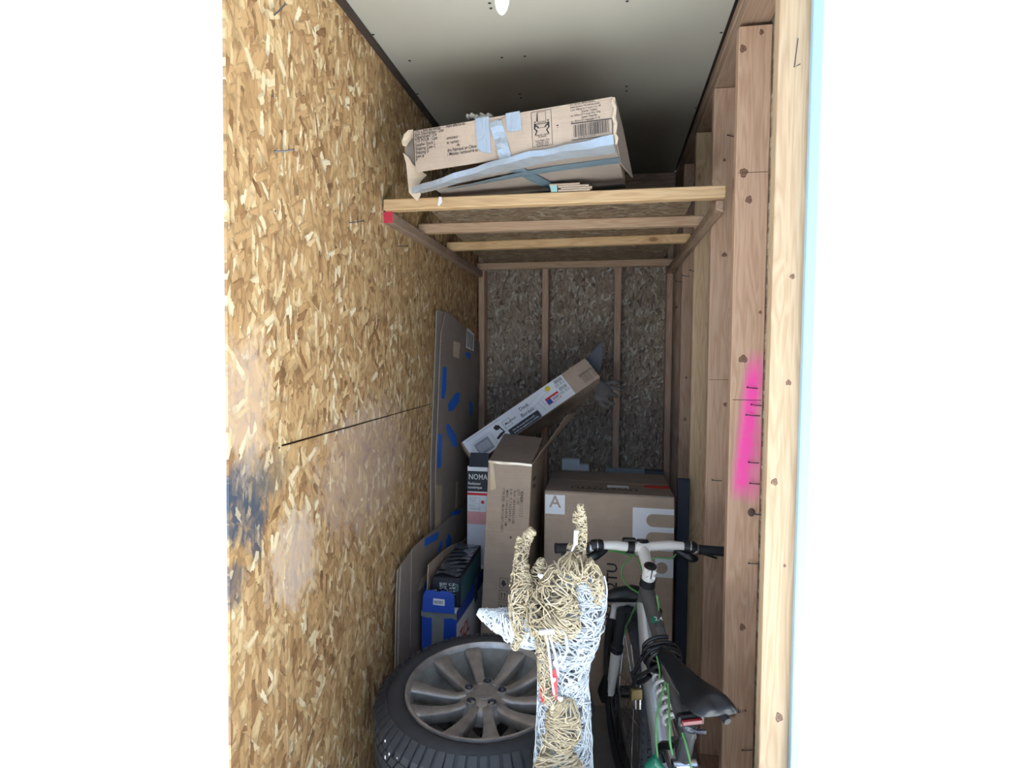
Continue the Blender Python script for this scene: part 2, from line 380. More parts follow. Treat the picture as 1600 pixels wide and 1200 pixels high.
# ================================================================== SETTING
def S(mb, name, mat, parent=None, **k):
    o = mb.build(name, mat, parent, **k)
    if parent is None: o['kind'] = 'structure'
    return o
S(MB().box(W, -.80, .50, 1.0, 3.42, -.059, -.0006), 'floor', M_concrete)
S(MB().box(W, -30, 30, -1.3, 30, -.14, -.06), 'ground', M_apron)
S(MB().box(W, -30, 30, -40, -1.305, -.14, -.062), 'lane', M_asphalt)
S(MB().box(W, -14, 14, -5.0, -4.4, -.06, 6.2), 'wall_sky_blocker', M_sky_blocker)   # unseen wall added behind the camera to block low sky light
ceil = struct_root('ceiling', (0, 2.2, ZC))
MB().box(W, -.742, .334, 1.09, 3.38, ZC, ZC+.013).build('panel', M_ceiling, ceil, bevel=.001)
scr = MB()
for (px, py) in ((765, 5), (767, 13), (784, 90), (583, 54), (640, 95), (652, 147), (812, 147), (814, 153), (979, 135), (979, 142), (980, 2), (1127, 51), (1087, 169), (820, 88)):
    p = at(px, py, Z=ZC); scr.lathe(Fr(p, (1, 0, 0), (0, -1, 0), (0, 0, -1)), [(0, .0012), (.0035, .0010), (.005, 0)], 10)
scr.build('screw_head', M_ink, ceil, kind='stuff')
# ceiling joists above the board close the roof
MB().box(W, -.80, .47, 1.0, 3.42, ZC+.02, ZC+.10).build('roof_deck', M_dark, ceil)

# left wall: three sheets of strand board with nails
wl = struct_root('wall_left', (YL, 2.2, 0))
g = .0006
def sheet_left(yz, x1=YL, t=.006):
    MB().sheet([(x1, y, z) for y, z in yz], (-1, 0, 0), t).build('panel', M_osb_left, wl)
sheet_left([(1.028, 0), (1.2505, 0), (1.2445, 2.48), (1.078, 2.48)])
sheet_left([(1.252+g, 1.292+g), (2.48, 1.292+g), (2.48, 2.485), (1.246+g, 2.485)])
sheet_left([(1.252+g, 0), (2.48, 0), (2.48, 1.290-g), (1.252+g, 1.288-g)])
sheet_left([(2.48+2*g, 0), (3.40, 0), (3.40, 2.482), (2.48+2*g, 2.482)])
MB().box(W, YL-.03, YL-.013, 1.25, 3.40, 0, ZC).build('backing_board', M_dark, wl)
def nail(pa, pb, parent, r=.0018):
    pa, pb = V(pa), V(pb); d = (pb-pa).normalized(); mid = pa.lerp(pb, .55) + V((0, 0, -.001))
    mb = MB().tube([pa, mid, pb], r, 6); mb.tube([pb-d*.0008, pb+d*.001], r*2.1, 8)
    return mb.build('nail', M_steel, parent, smooth=True)
for (px, py, qx, qy, out) in ((428, 24, 446, 6, .05), (428, 237, 459, 234, .045), (545, 348, 568, 345, .045), (621, 385, 637, 384, .04)):
    a = at(px, py, X=YL); b = at(qx, qy, X=YL+.03); nail(a, b, wl)
for (px, py) in ((436, 700), (556, 643), (604, 610), (467, 529), (425, 150), (430, 330)):
    a = at(px, py, X=YL); MB().ball(a, .0028, 8).build('nail', M_steel, wl)
t1 = struct_root('trim_1', (YL, 2.2, ZC))
MB().box(W, YL-.011, -.742, 1.06, 3.38, 2.487, ZC+.016).build('strip', M_dark, t1)

# back wall
wb = struct_root('wall_back', (0, YB, 0))
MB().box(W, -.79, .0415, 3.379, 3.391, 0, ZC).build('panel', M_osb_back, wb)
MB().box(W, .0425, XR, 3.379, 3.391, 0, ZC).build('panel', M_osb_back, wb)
for (x0, x1, yo) in ((-.753, -.717, 0), (-.382, -.345, 0), (.023, .061, 0), (.306, .340, 0)):
    MB().box(W, x0, x1, YB+yo, 3.378, .038, 2.42).build('stud', M_stud, wb, bevel=.003)
MB().box(W, -.755, .342, YB, 3.378, 0, .037).build('plate', M_beam_x2, wb, bevel=.003)
MB().box(W, -.755, .342, YB, 3.378, 2.421, 2.459).build('plate', M_beam_x2, wb, bevel=.003)
MB().box(W, -.755, .342, YB, 3.378, 2.460, 2.497).build('plate', M_beam_x2, wb, bevel=.003)
MB().box(W, -.20, .30, YB-.04, YB-.001, 2.33, 2.42).build('board', M_beam_x2, wb, bevel=.003)

# right wall: studs, plates, sheathing behind
wr = struct_root('wall_right', (XR, 2.2, 0))
for k in range(6):
    y0 = 1.332+.406*k; m = M_stud_pink if k == 1 else M_stud_pale if k in (0, 3) else M_stud
    jig = (0, 0, .003, .001, .002, 0)[k]
    MB().box(W, XR+jig, XR+.089, y0, y0+.038, .038, 2.41 + .012*min(k, 2)).build('stud', m, wr, bevel=.003, segs=2)
MB().box(W, XR, XR+.089, 1.332, 3.42, 0, .037).build('plate', M_plate_y, wr, bevel=.003)
MB().box(W, XR+.004, XR+.089, 1.332, 3.42, 2.436, 2.470).build('plate', M_plate_y, wr, bevel=.003)
MB().box(W, XR, XR+.089, 1.332, 3.42, 2.4705, 2.504).build('plate', M_plate_y, wr, bevel=.003)
MB().box(W, XR+.0895, XR+.102, 1.42, 3.42, 0, 2.51).build('panel', M_osb_back, wr)
# split joint pieces against the stud edges, where boards butt
for k, z in ((1, 2.02), (1, 1.38), (2, 1.42)):
    y0 = 1.332+.406*k
    MB().box(W, XR+.006, XR+.085, y0-.0006, y0, z, z+.0014).build('saw_mark', M_dark, wr)
for (k, px, py, L) in ((1, 1168, 605, .03), (1, 1174, 632, .03), (1, 1166, 648, .04), (1, 1170, 722, .03), (1, 1172, 755, .03), (1, 1170, 880, .03), (1, 1160, 1172, .03), (2, 1113, 750, .035), (3, 1066, 430, .03), (3, 1078, 422, .02), (4, 1056, 439, .03), (2, 1137, 211, .03)):
    y0 = 1.332+.406*k; a = at(px, py, Y=y0-.012); b = a + V((L, .012, -.004)); nail(b, a, wr, .0014)
MB().tube([at(1247, 60, Y=1.325), at(1241, 105, Y=1.31), at(1250, 100, Y=1.33)], .0012, 6).build('wire', M_steel, wr)
bn = at(1174, 801, Y=1.735)
MB().ball(bn, (.010, .004, .012), 12).build('knot', plain('dark_knot', srgb(88, 60, 48), .7, vary=.3, scale=90), wr)
nail(bn + V((.024, -.02, 0)), bn + V((.002, -.014, .002)), wr, .0022)
for (k, px, py, r) in ((0, 1238, 432, .0062), (0, 1232, 598, .0062), (0, 1210, 753, .0085), (0, 1217, 1121, .0085), (0, 1226, 884, .004), (1, 1161, 76, .0095), (1, 1162, 270, .010), (1, 1170, 312, .010), (1, 1161, 561, .012), (1, 1160, 980, .0105), (1, 1188, 488, .005), (1, 1190, 50, .007), (2, 1132, 398, .009), (2, 1132, 250, .005), (2, 1143, 108, .006), (2, 1133, 632, .007), (3, 1072, 590, .006), (3, 1070, 655, .008), (4, 1057, 480, .006)):
    p = at(px, py, Y=1.332+.406*k); rk = random.Random(int(px*7+py)); sx_, sz_ = rk.uniform(.75, 1.05), rk.uniform(.85, 1.3); ph = rk.uniform(0, 6); mb = MB()
    n_k = 22; ring = lambda q_, h_: [p + V((r*q_*sx_*(1+.13*math.sin(3*a_+ph)+.08*math.sin(5*a_+2*ph))*math.cos(a_), -h_, r*q_*sz_*(1+.13*math.sin(3*a_+ph)+.08*math.sin(5*a_+2*ph))*math.sin(a_))) for a_ in [2*PI*i_/n_k for i_ in range(n_k)]]
    for mi_, (qa, qb) in enumerate(((.0, .45), (.45, .72), (.72, 1.0))):
        A_, B2 = ring(max(qa, .02), .0007-.0002*mi_), ring(qb, .0005-.0002*mi_); mb.add(A_+B2, [(i_, (i_+1) % n_k, n_k+(i_+1) % n_k, n_k+i_) for i_ in range(n_k)], mi_)
    mb.build('knot', [M_knot, M_knot2, M_knot3], wr)
# handwriting on the second stud
hw = MB()
for (px, py, s_, sz) in ((1149, 1112, '12', .013), (1134, 1122, '1 668', .013), (1153, 1115, '8114', .013)):
    p = at(px, py, Y=1.7372); hw.text(p, (1, 0, .33), (-.33, 0, 1), s_, sz)
hw.build('handwriting', M_ink, wr)
# white jamb board nailed to the outer half of the first stud
tj = struct_root('trim_2', (XR+.07, 1.3, 0))
MB().sheet([(XR+.0605, 1.331, .0), (XR+.0825, 1.331, .0), (XR+.0825, 1.331, 2.5), (XR+.0615, 1.331, 2.5)], (0, -1, 0), .018).build('jamb_board', M_jamb, tj, bevel=.002)

# ================================================================== LOFT SHELF
sh = thing('loft_shelf', 'wooden loft shelf of cross beams under strand board, fixed between left wall and studs', 'shelf', (-.2, 2.5, 1.95))
zb = 1.950; zt = 1.987
MB().box(W, YL+.0005, YL+.034, 1.885, 3.289, zb, zt).build('rail', M_rail_y, sh, bevel=.003)
MB().box(W, YL+.0005, YL+.0345, 1.8835, 1.8848, zb, zt).build('red_rail_end', M_red, sh, label='red painted rail end')
MB().hexa([(.318, 1.885, zb+.005), (XR-.0005, 1.885, zb-.004), (XR-.0005, 3.289, zb), (.306, 3.289, zb), (.318, 1.885, zt), (XR-.0005, 1.885, zt), (XR-.0005, 3.289, zt), (.306, 3.289, zt)]).build('rail', M_rail_y, sh, bevel=.006, segs=2)
for i, (y0, x0, x1, m) in enumerate(((1.862, YL+.008, .352, M_beam_x), (2.232, -.757, .338, M_beam_x2), (2.62, -.752, .334, M_beam_x), (3.245, -.752, .338, M_beam_x2))):
    sk = (.0, .012, -.05, -.02)[i]
    x1 = min(x1, XR-.001)
    MB().hexa([(x0, y0, zt+.0005), (x1, y0+sk, zt+.0005), (x1, y0+sk+.038, zt+.0005), (x0, y0+.038, zt+.0005)] + [(x0, y0, zt+.037), (x1, y0+sk, zt+.037), (x1, y0+sk+.038, zt+.037), (x0, y0+.038, zt+.037)]).build('beam', m, sh, bevel=.003)
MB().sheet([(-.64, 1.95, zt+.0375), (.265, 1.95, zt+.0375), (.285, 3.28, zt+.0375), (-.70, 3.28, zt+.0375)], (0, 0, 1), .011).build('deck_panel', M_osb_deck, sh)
ZD = zt+.0375+.0112
for (px, py) in ((1098, 345), (1080, 366)):
    p = at(px, py, Z=zt+.012); nail(p + V((.03, .01, -.004)), p, sh, .0016)
MB().sheet([at(686, 307, Y=1.8612), at(690, 308, Y=1.8612), at(691, 316, Y=1.8612), at(686, 322, Y=1.8612), at(684, 321, Y=1.8612)], (0, -1, 0), .0006).build('paper_scrap', M_white, sh, label='white torn paper scrap')

# ================================================================== BIG LONG BOX ON THE SHELF
BL = V((-.580, 1.69, ZD+.010)); BR = V((.008, 1.632, ZD+.046))
ux = (BR-BL); LX = ux.length; ux.normalize(); uy = V((-ux.y, ux.x, 0)).normalized(); uy = (uy + V((0, 0, -.02))).normalized()
FB = Fr(BL, ux, uy, ux.cross(uy))
HB = .125; DB = .40
bx = thing('cardboard_box', 'long battered brown carton with grey duct tape overhanging the loft shelf', 'box', BL + uy*.2 + ux*.3)
# front, back, top, bottom and right walls as separate sheets so the left end stays open
body = MB()
tk = .005
body.box(FB, 0, LX, 0, tk, .006, HB)                      # front
body.box(FB, -.01, LX, DB-tk, DB, .0, HB)                 # back
body.box(FB, .0, LX, 0, DB, HB, HB+tk)                    # top
body.box(FB, LX-tk, LX, tk, DB-tk, .006, HB)              # right end
body.build('carton_body', M_card, bx, bevel=.0015)
bot = MB()                                                 # sagging bottom, parted from the front wall at the left
nB = 14
for a in range(nB):
    x0, x1 = LX*a/nB-.012*(a == 0), LX*(a+1)/nB
    s0, s1 = -.052*max(0, 1-x0/(LX*.62))**1.3, -.052*max(0, 1-x1/(LX*.62))**1.3
    bot.hexa([FB.p(x0, -.008, s0), FB.p(x1, -.008, s1), FB.p(x1, .16, 0), FB.p(x0, .16, 0), FB.p(x0, -.008, s0+tk), FB.p(x1, -.008, s1+tk), FB.p(x1, .16, tk), FB.p(x0, .16, tk)])
bot.box(FB, 0, LX, .16, DB, 0, tk)
bot.build('bottom_flap', M_card_dark, bx)
# torn left flap hanging forward past the beam
fl = MB(); P = lambda px, py, d=0: at(px, py, Y=1.716+d)
outl = [P(630, 239), P(639, 247), P(645, 257), P(655, 266), P(667, 274), P(657.5, 284), P(654, 292), P(657.5, 305), P(652, 315), P(646, 309), P(639, 301), P(635, 258)]
fl.sheet(outl, (.25, -1, 0), .004); fl.build('torn_flap', M_card_light, bx)
fl2 = MB(); Q = lambda px, py, d=0: at(px, py, Y=1.712+d)
fl2.sheet([Q(646, 203), Q(646, 216, .01), Q(640, 222), Q(635, 230), Q(629, 228), Q(628, 222), Q(631, 211), Q(638, 204)], (.2, -1, 0), .005); fl2.build('curled_flap', M_card_light, bx, bevel=.001)
fl3 = MB(); fl3.sheet([Q(641, 210, .012), Q(646, 215, .012), Q(647.5, 240, .012), Q(648.5, 260, .012), Q(641, 250, .012), Q(633, 240, .012), Q(632, 230, .012)], (.2, -1, 0), .003); fl3.build('inner_flap', M_card_dark, bx)
fr_ = MB(); fr_.sheet([FB.p(LX+.001, .0, .004), FB.p(LX+.001, .16, .0), FB.p(LX+.026, .30, -.0), FB.p(LX+.012, .15, HB*.75), FB.p(LX+.003, .0, HB*.98)], (1, .1, 0), .004); fr_.build('end_flap', M_card_dark, bx)
# torn crinkled right edge
ed = MB(); pts = [FB.p(LX+.003*math.sin(i*2.1)+.002, -.001, HB*i/9) for i in range(10)]
ed.tube(pts, [.004+.002*math.sin(i*1.7)**2 for i in range(10)], 6); ed.build('crumpled_edge', M_card_light, bx, smooth=True)
# front print
def FF(u, v, d=.0008): return FB.p(u, -d, v*.885)        # u along, v up on the front face
pr = MB(); tz = ux; up = FB.z
lines = [(.004, .137, '/ PO / Bon de comm'), (.004, .127, 'Item Description / Des'), (.004, .117, 'Department / Dé'), (.004, .105, 'TO/ POUR : Cats'), (.004, .092, 'Supplier Stock /'), (.004, .079, 'Shipping Case C'), (.004, .066, 'Shipping D'), (.004, .053, 'Item #'), (.004, .041, 'P'),
         (.105, .137, 'Non affecté au'), (.105, .098, 'umisseur :'), (.105, .083, 'ar carton :'), (.135, .071, 'de'), (.105, .057, 'dre Fabriqué en Chine'), (.105, .044, '/ Matelas rembourré au Cana')]
for u, v, s_ in lines: pr.text(FF(u, v), tz, up, s_, .0138, sx=.72)
for i, s_ in enumerate(('No. d’article / Model Numéro', 'tested by Sona / Ne sont de conseil', 'L pcs : 0.06 po (2.11 m po) 11 k, 149', 'Quantity / contient :', 'wt : 4.50 po (9.11 m po) 10 k, 16 kg', 'Quality / Ensemble', 'wt : 70.0 po (37 cm x 11.4 x 15, 24')):
    pr.text(FF(LX-.118 + (.03 if i in (3, 5) else 0), .140-.0088*i), tz, up, s_, .0072, sx=.78)
# frame with two people carrying the box
def frame_rect(mb, f, u0, u1, v0, v1, t=.0012, d=.0008):
    for a, b, c, e in ((u0, u1, v0, v0+t), (u0, u1, v1-t, v1), (u0, u0+t, v0, v1), (u1-t, u1, v0, v1)):
        mb.add([f(a, c, d), f(b, c, d), f(b, e, d), f(a, e, d)], [(0, 1, 2, 3)])
def quadm(mb, f, pts, d=.0009, mi=0): mb.add([f(u, v, d) for u, v in pts], [tuple(range(len(pts)))], mi)
u0 = .362; frame_rect(pr, FF, u0, u0+.058, .028, .140)
quadm(pr, FF, [(u0+.018, .098), (u0+.04, .098), (u0+.04, .1), (u0+.018, .1)])
frame_rect(pr, FF, u0+.016, u0+.042, .086, .104); frame_rect(pr, FF, u0+.018, u0+.042, .106, .136, .0008)
quadm(pr, FF, [(u0+.014, .108), (u0+.017, .135), (u0+.019, .135), (u0+.018, .108)])
for s_ in (-1, 1):
    c = u0+.029; X = lambda q: c + s_*q
    for pts in ([(X(.019), .104), (X(.016), .107), (X(.019), .110), (X(.022), .107)], [(X(.014), .101), (X(.022), .103), (X(.0225), .086), (X(.019), .086)], [(X(.008), .090), (X(.018), .098), (X(.019), .094), (X(.009), .087)],
                [(X(.019), .087), (X(.0235), .087), (X(.015), .076), (X(.012), .078)], [(X(.012), .078), (X(.0155), .079), (X(.021), .066), (X(.018), .065)]):
        quadm(pr, FF, pts if s_ > 0 else pts[::-1])
for i, s_ in enumerate(('TEAM LIFT / EQUIPE', 'DE LEVAGE', '', 'Gross Weight : 55 lbs', 'Poids brut : 25 kg', 'Net Weight : 50 lbs', 'Poids net : 23 kg')):
    pr.text(FF(u0+.029, .062-.0058*i), tz, up, s_, .0058, align='CENTER', sx=.8)
quadm(pr, FF, [(.433, .083), (.439, .084), (.439, .087), (.433, .086)]); quadm(pr, FF, [(.436, .077), (.438, .077), (.438, .079), (.436, .079)])
for (a, b) in (((.222, .142), (.244, .128)), ((.244, .128), (.247, .131)), ((.238, .126), (.244, .128)), ((.268, .132), (.285, .140)), ((.265, .134), (.272, .131)), ((.268, .132), (.272, .129))):
    d_ = V((b[0]-a[0], b[1]-a[1], 0)).normalized()*.0007; quadm(pr, FF, [(a[0]-d_.y, a[1]+d_.x), (a[0]+d_.y, a[1]-d_.x), (b[0]+d_.y, b[1]-d_.x), (b[0]-d_.y, b[1]+d_.x)])
x = LX-.112; random.seed(3)
quadm(pr, FF, [(LX-.118, .082), (LX-.004, .078), (LX-.004, .081), (LX-.118, .085)]); quadm(pr, FF, [(LX-.118, .031), (LX-.006, .028), (LX-.006, .0295), (LX-.118, .0335)]); quadm(pr, FF, [(LX-.006, .029), (LX-.004, .029), (LX-.004, .081), (LX-.006, .081)])
while x < LX-.014:
    wd = random.choice((.0008, .0008, .0016, .0024)); quadm(pr, FF, [(x, .040), (x+wd, .040), (x+wd, .078), (x, .078)]); x += wd+random.choice((.0009, .0014, .002))
pr.text(FF(LX-.10, .034), tz, up, '0 62 05 91 2 33 9', .0065); pr.text(FF(LX-.075, .085), tz, up, 'Vendeur', .006)
pr.build('printing', M_ink, bx, kind='stuff')
# duct tape
tp = MB()
def patch(mb, f, pts, d=.0016, t=.0008, n=None): mb.sheet([f(u, v, d) for u, v in pts], n if n is not None else -uy, t)
patch(tp, FF, [(.196, .150), (.238, .150), (.239, .030), (.214, .038), (.199, .052)])
patch(tp, FF, [(.288, .150), (.330, .150), (.334, .092), (.326, .088), (.296, .090), (.290, .096)])
tp.strip([FF(.238+.004*i, .128-.0185*i, .003+.004*math.sin(i*1.4)) for i in range(8)], [FF(.262+.0025*i, .133-.0190*i, .003+.003*math.sin(i*1.9)) for i in range(8)], -uy, .0008)
tp.strip([FF(.262+.0025*i, .133-.0190*i, .003+.003*math.sin(i*1.9)) for i in range(8)], [FF(.276+.0035*i, .128-.0180*i, .002+.003*math.cos(i*1.3)) for i in range(8)], -uy, .0008)
# long tape along the bottom front edge, sagging to the left corner
A, B_, C_ = [], [], []
for i in range(19):
    u = -.010 + LX*i/18*1.012; k = max(0, 1-u/(LX*.62))**1.3; wv = .002*math.sin(i*1.9)
    A.append(FB.p(u, -.0095, -.052*k + .012 + wv + (.010 if u > .43 else 0)*(u-.43)/.15)); B_.append(FB.p(u, -.0115-.002*math.sin(i), -.052*k-.004+wv)); C_.append(FB.p(u, .052 + .006*math.sin(i*.8), -.052*k*.7-.003))
tp.strip(A, B_, -uy, .0009); tp.strip(B_, C_, (0, 0, -1), .0009)
tp.build('duct_tape', M_duct, bx)
t2 = MB()
t2.strip([FB.p(.05+LX*.92*i/8, .082+.002*i, -.030*max(0, 1-(LX*i/8)/(LX*.62))**1.3-.002) for i in range(9)], [FB.p(.05+LX*.92*i/8, .128+.002*i, -.014*max(0, 1-(LX*i/8)/(LX*.62))**1.3-.002) for i in range(9)], (0, 0, -1), .0008)
t2.strip([FB.p(.262+.016*i, .03+.05*i, -.004-.001*(i > 0)) for i in range(6)], [FB.p(.305+.016*i, .028+.05*i, -.004-.001*(i > 0)) for i in range(6)], (0, 0, -1), .0008)
t2.build('bottom_tape', M_duct_dark, bx, label='dark grey tape strips under the carton')
ct = MB(); pp = [at(730, 183, Y=1.72), at(737, 181, Y=1.715), at(746, 184, Y=1.71), at(752, 187, Y=1.712), at(760, 182, Y=1.70), at(768, 181, Y=1.70)]
ct.tube(catmull(pp, 4), [.007+.0025*math.sin(i*1.9) for i in range(21)], 8); ct.tube(catmull([at(745, 189, Y=1.70), at(752, 182, Y=1.71), at(751, 178, Y=1.71), at(757, 181, Y=1.70)], 4), .004, 6)
ct.strip([at(745+5*i, 190-2*i+2*(i % 2), Y=1.695) for i in range(6)], [at(745+5*i, 186-1.2*i, Y=1.73) for i in range(6)], (0, -.5, 1), .001)
ct.build('crumpled_tape', tape('crumpled_masking_tape', srgb(176, 170, 156), .6), bx, smooth=True)

# little stack of folded cardboard strips on the front of the shelf
YS = 1.864
st = thing('cardboard_strips', 'small stack of folded brown cardboard strips under the long carton on shelf', 'cardboard', at(890, 298, Y=YS))
z0 = zt+.0378
for i, (xa, xb) in enumerate(((872, 922), (876, 925), (872, 920), (858, 906))):
    a, b = at(xa, 297, Y=YS), at(xb, 296, Y=YS)
    o = MB(); z = z0+.0003+i*.0066
    if i == 3: o.hexa([(a.x, YS, z), (b.x, YS-.002, z), (b.x, YS+.034, z), (a.x, YS+.1, z), (a.x, YS, z+.005), (b.x, YS-.002, z+.005), (b.x, YS+.034, z+.005), (a.x, YS+.034, z+.005)])
    else: o.tube([(a.x, YS+.004, z+.0041), (b.x, YS+.002, z+.0035)], .0035, 8); o.box(W, a.x, b.x, YS+.004, YS+.034, z, z+.007)
    o.build('strip', M_card_x, st, bevel=.0004)
a, b = at(859, 297, Y=YS), at(871, 297, Y=YS)
MB().hexa([(a.x+.004, YS, z0+.0003), (b.x-.001, YS, z0+.0003), (b.x-.001, YS+.034, z0+.0003), (a.x+.004, YS+.034, z0+.0003), (a.x, YS, z0+.0215), (b.x-.001, YS, z0+.0215), (b.x-.001, YS+.034, z0+.0215), (a.x, YS+.034, z0+.0215)]).build('foam_block', M_foamteal, st, bevel=.001, label='pale teal foam block')

# hanging bulb
BX = at(784, 24, Y=1.32)
lb = thing('light_bulb', 'white pointed bulb end hanging from the ceiling at the top edge', 'light', (BX.x, BX.y, BX.z))
F = Fr(BX)
MB().lathe(F, [(0, 0), (.003, .0015), (.008, .006), (.0128, .014), (.016, .026), (.0172, .045), (.016, .07), (.012, .09), (.0, .092)], 24).build('bulb', M_whitebox, lb, smooth=True)
MB().lathe(F.at(0, 0, .09), [(0, 0), (.014, 0), (.016, .05), (.004, .055), (.0, .055)], 20).build('socket', M_whitebox, lb, smooth=True)
MB().tube([F.p(0, 0, .14), F.p(0, 0, ZC-BX.z+.005)], .003, 8).build('cord', M_white, lb)

# ================================================================== FLAT CARTONS ON THE LEFT WALL
class Plane:
    def __init__(s, a, b, c): s.a = V(a); s.n = (V(b)-V(a)).cross(V(c)-V(a)).normalized(); s.n = s.n if s.n.x > 0 else -s.n
    def hit(s, px, py, d=0.):
        r = CAMF + CR*((px-800)/FPX) - CU*((py-600)/FPX); o = V((0, 0, H)); t = (s.a + s.n*d - o).dot(s.n)/r.dot(s.n); return o + r*t
def blob(mb, pl, pts, d=.0006, t=.0005): mb.sheet([pl.hit(px, py, d) for px, py in pts], pl.n, t)
fc = thing('flattened_carton', 'tall flattened brown carton with blue tape leaning upright on the left wall', 'cardboard', (-.74, 2.8, 0))
P1 = Plane((-.7475, 2.43, 0), (-.748, 2.55, 1.69), (-.738, 3.17, 0))
def p1(y, z, d=0): # point of the plane at given y, z
    n, a = P1.n, P1.a; return V((a.x - (n.y*(y-a.y)+n.z*(z-a.z))/n.x, y, z)) + n*d
for i, (d, dy) in enumerate(((-.0085, -.045), (0, 0))):
    o = [(2.415+dy, 0), (2.42+dy, 1.0), (2.505+dy, 1.60), (2.575+dy*2.3, 1.70), (2.62+dy*2, 1.702), (3.06, 1.62), (3.09, 1.585), (3.235, 1.57), (3.245, 1.36), (3.195, 1.30), (3.225, 0)]
    MB().sheet([p1(y, z, d) for y, z in o], P1.n, .006).build('panel', M_card_dark, fc, bevel=.0012)
P1.a = P1.a + P1.n*.006
bt = MB()
for pts in ([(692, 573), (698, 574), (697, 608), (694, 624), (689, 622)], [(700, 632), (712, 614), (718, 613), (718, 626), (709, 640), (701, 643)], [(697, 664), (701, 662), (713, 682), (714, 698), (708, 699), (698, 674)], [(685, 678), (691, 678), (689, 730), (683, 732)],
            [(727, 550), (735, 552), (734, 562), (728, 557)], [(733, 626), (738, 630), (737, 652), (734, 645)]): blob(bt, P1, pts)
bt.build('blue_tape', M_bluetape, fc, kind='stuff')
m_ = MB(); blob(m_, P1, [(709, 533), (719, 536), (717, 560), (708, 557)]); m_.build('tan_tape', M_card_light, fc)
m_ = MB(); blob(m_, P1, [(730, 512), (741, 522), (740, 549), (728, 543)]); m_.build('paper_label', M_white, fc)
m_ = MB()
for k in range(4): blob(m_, P1, [(731+k*2.3, 517+k*2), (732+k*2.3, 518+k*2), (731+k*2.3, 542+k*1.5), (730+k*2.3, 541+k*1.5)], .0012, .0002)
m_.build('label_text', M_ink, fc)
m_ = MB(); blob(m_, P1, [(681, 758), (691, 758), (688, 832), (679, 830)]); blob(m_, P1, [(713, 752), (716, 752), (715, 794), (711, 795)]); m_.build('clear_tape', M_cleartape, fc, kind='stuff')

fd = thing('flattened_carton', 'low flattened brown carton with blue taped top edge, leaning nearest on the left wall', 'cardboard', (-.73, 2.4, 0))
P2 = Plane((-.737, 1.925, 0), (-.741, 1.955, .73), (-.722, 2.96, 0))
def p2(y, z, d=0):
    n, a = P2.n, P2.a; return V((a.x - (n.y*(y-a.y)+n.z*(z-a.z))/n.x, y, z)) + n*d
for d, dy in ((-.0065, -.012), (0, 0)):
    pts = [p2(1.90+dy, 0, d), p2(1.945+dy, .60, d), p2(1.965+dy, .728, d)] + [P2.hit(px, py, d) for px, py in ((624, 884), (645, 855), (662, 839), (690, 818), (731, 784))] + [p2(3.0, .70, d), p2(3.0, 0, d)]
    MB().sheet(pts, P2.n, .005).build('panel', M_card_dark, fd, bevel=.001)
P2.a = P2.a + P2.n*.005
bt = MB()
for pts in ([(663, 854), (664, 842), (686, 831), (683, 843)], [(704, 806), (706, 800), (722, 796), (718, 803)], [(683, 866), (688, 846), (692, 845), (690, 856)], [(697, 845), (701, 833), (705, 840), (704, 856), (698, 858)], [(660, 940), (664, 900), (668, 905), (664, 945)]): blob(bt, P2, pts)
bt.build('blue_tape', M_bluetape, fd, kind='stuff')
m_ = MB(); blob(m_, P2, [(658, 905), (669, 893), (669, 902), (660, 918), (653, 925)]); m_.build('torn_patch', M_card_light, fd)
m_ = MB(); m_.tube([P2.hit(643, 857, .0004), P2.hit(641, 1010, .0004)], .0006, 5); m_.build('crease', M_card_light, fd)

# ================================================================== TV CARTON, TEAL CARTON, RADIATOR CARTON
tv = thing('tv_carton', 'narrow blue ended carton lettered in red on its side, taped shut, behind the wheels', 'box', (-.64, 2.45, 0))
FT = Fr((-.713, 2.118, 0), (.995, .0, 0), (0, 1, 0), (.012, 0, 1)); WT, DT, HT = .138, .82, .515
MB().box(FT, 0, WT, 0, DT, 0, HT).build('carton_body', M_whitebox, tv, bevel=.002)
MB().box(FT, -.001, WT+.001, -.0015, .0, .0, HT-.012).build('end_panel', M_blue, tv, bevel=.0003)
mb = MB(); pts = []
for u, v in ((.004, .0), (.006, .06), (.016, .082), (.05, .084), (.056, .079), (.072, .079), (.078, .085), (.118, .081), (.131, .068), (.134, .0)): pts.append(FT.p(u, -.012+.10*v, HT-.004+v))
mb.sheet(pts, (0, -1, .1), .004); mb.build('top_flap', M_blue, tv, bevel=.0008)
mb = MB(); f = lambda u, v: FT.p(u, -.0172+.10*v+.0007, HT-.004+v)
mb.sheet([f(.048, .030), f(.094, .028), f(.094, .052), f(.048, .054)], (0, -1, .1), .0006); mb.build('barcode_label', M_white, tv)
mb = MB(); x = .053; random.seed(5)
while x < .088:
    wd = random.choice((.0008, .0014)); mb.add([f(x, .034) + V((0, -.0012, 0)), f(x+wd, .034) + V((0, -.0012, 0)), f(x+wd, .047) + V((0, -.0012, 0)), f(x, .047) + V((0, -.0012, 0))], [(0, 1, 2, 3)]); x += wd+.0012
mb.build('barcode', M_ink, tv)
mb = MB(); A = [FT.p(.038+.003*math.sin(i), -.0025-.003*(i == 0), HT+.004-i*.06) for i in range(8)]; B_ = [FT.p(.088+.002*math.cos(i), -.0025-.003*(i == 0), HT+.004-i*.06) for i in range(8)]
mb.strip(A, B_, (0, -1, 0), .0007)
A = [FT.p(-.003+i*.0205, -.006-.002*math.sin(i*2), HT-.004+.004*math.sin(i*1.7)) for i in range(8)]; B_ = [FT.p(-.003+i*.0205, -.004, HT-.03+.004*math.cos(i*2.2)) for i in range(8)]
mb.strip(A, B_, (0, -1, 0), .0008); mb.build('duct_tape', tape('grey_cloth_tape', srgb(128, 132, 130), .5), tv, kind='stuff')
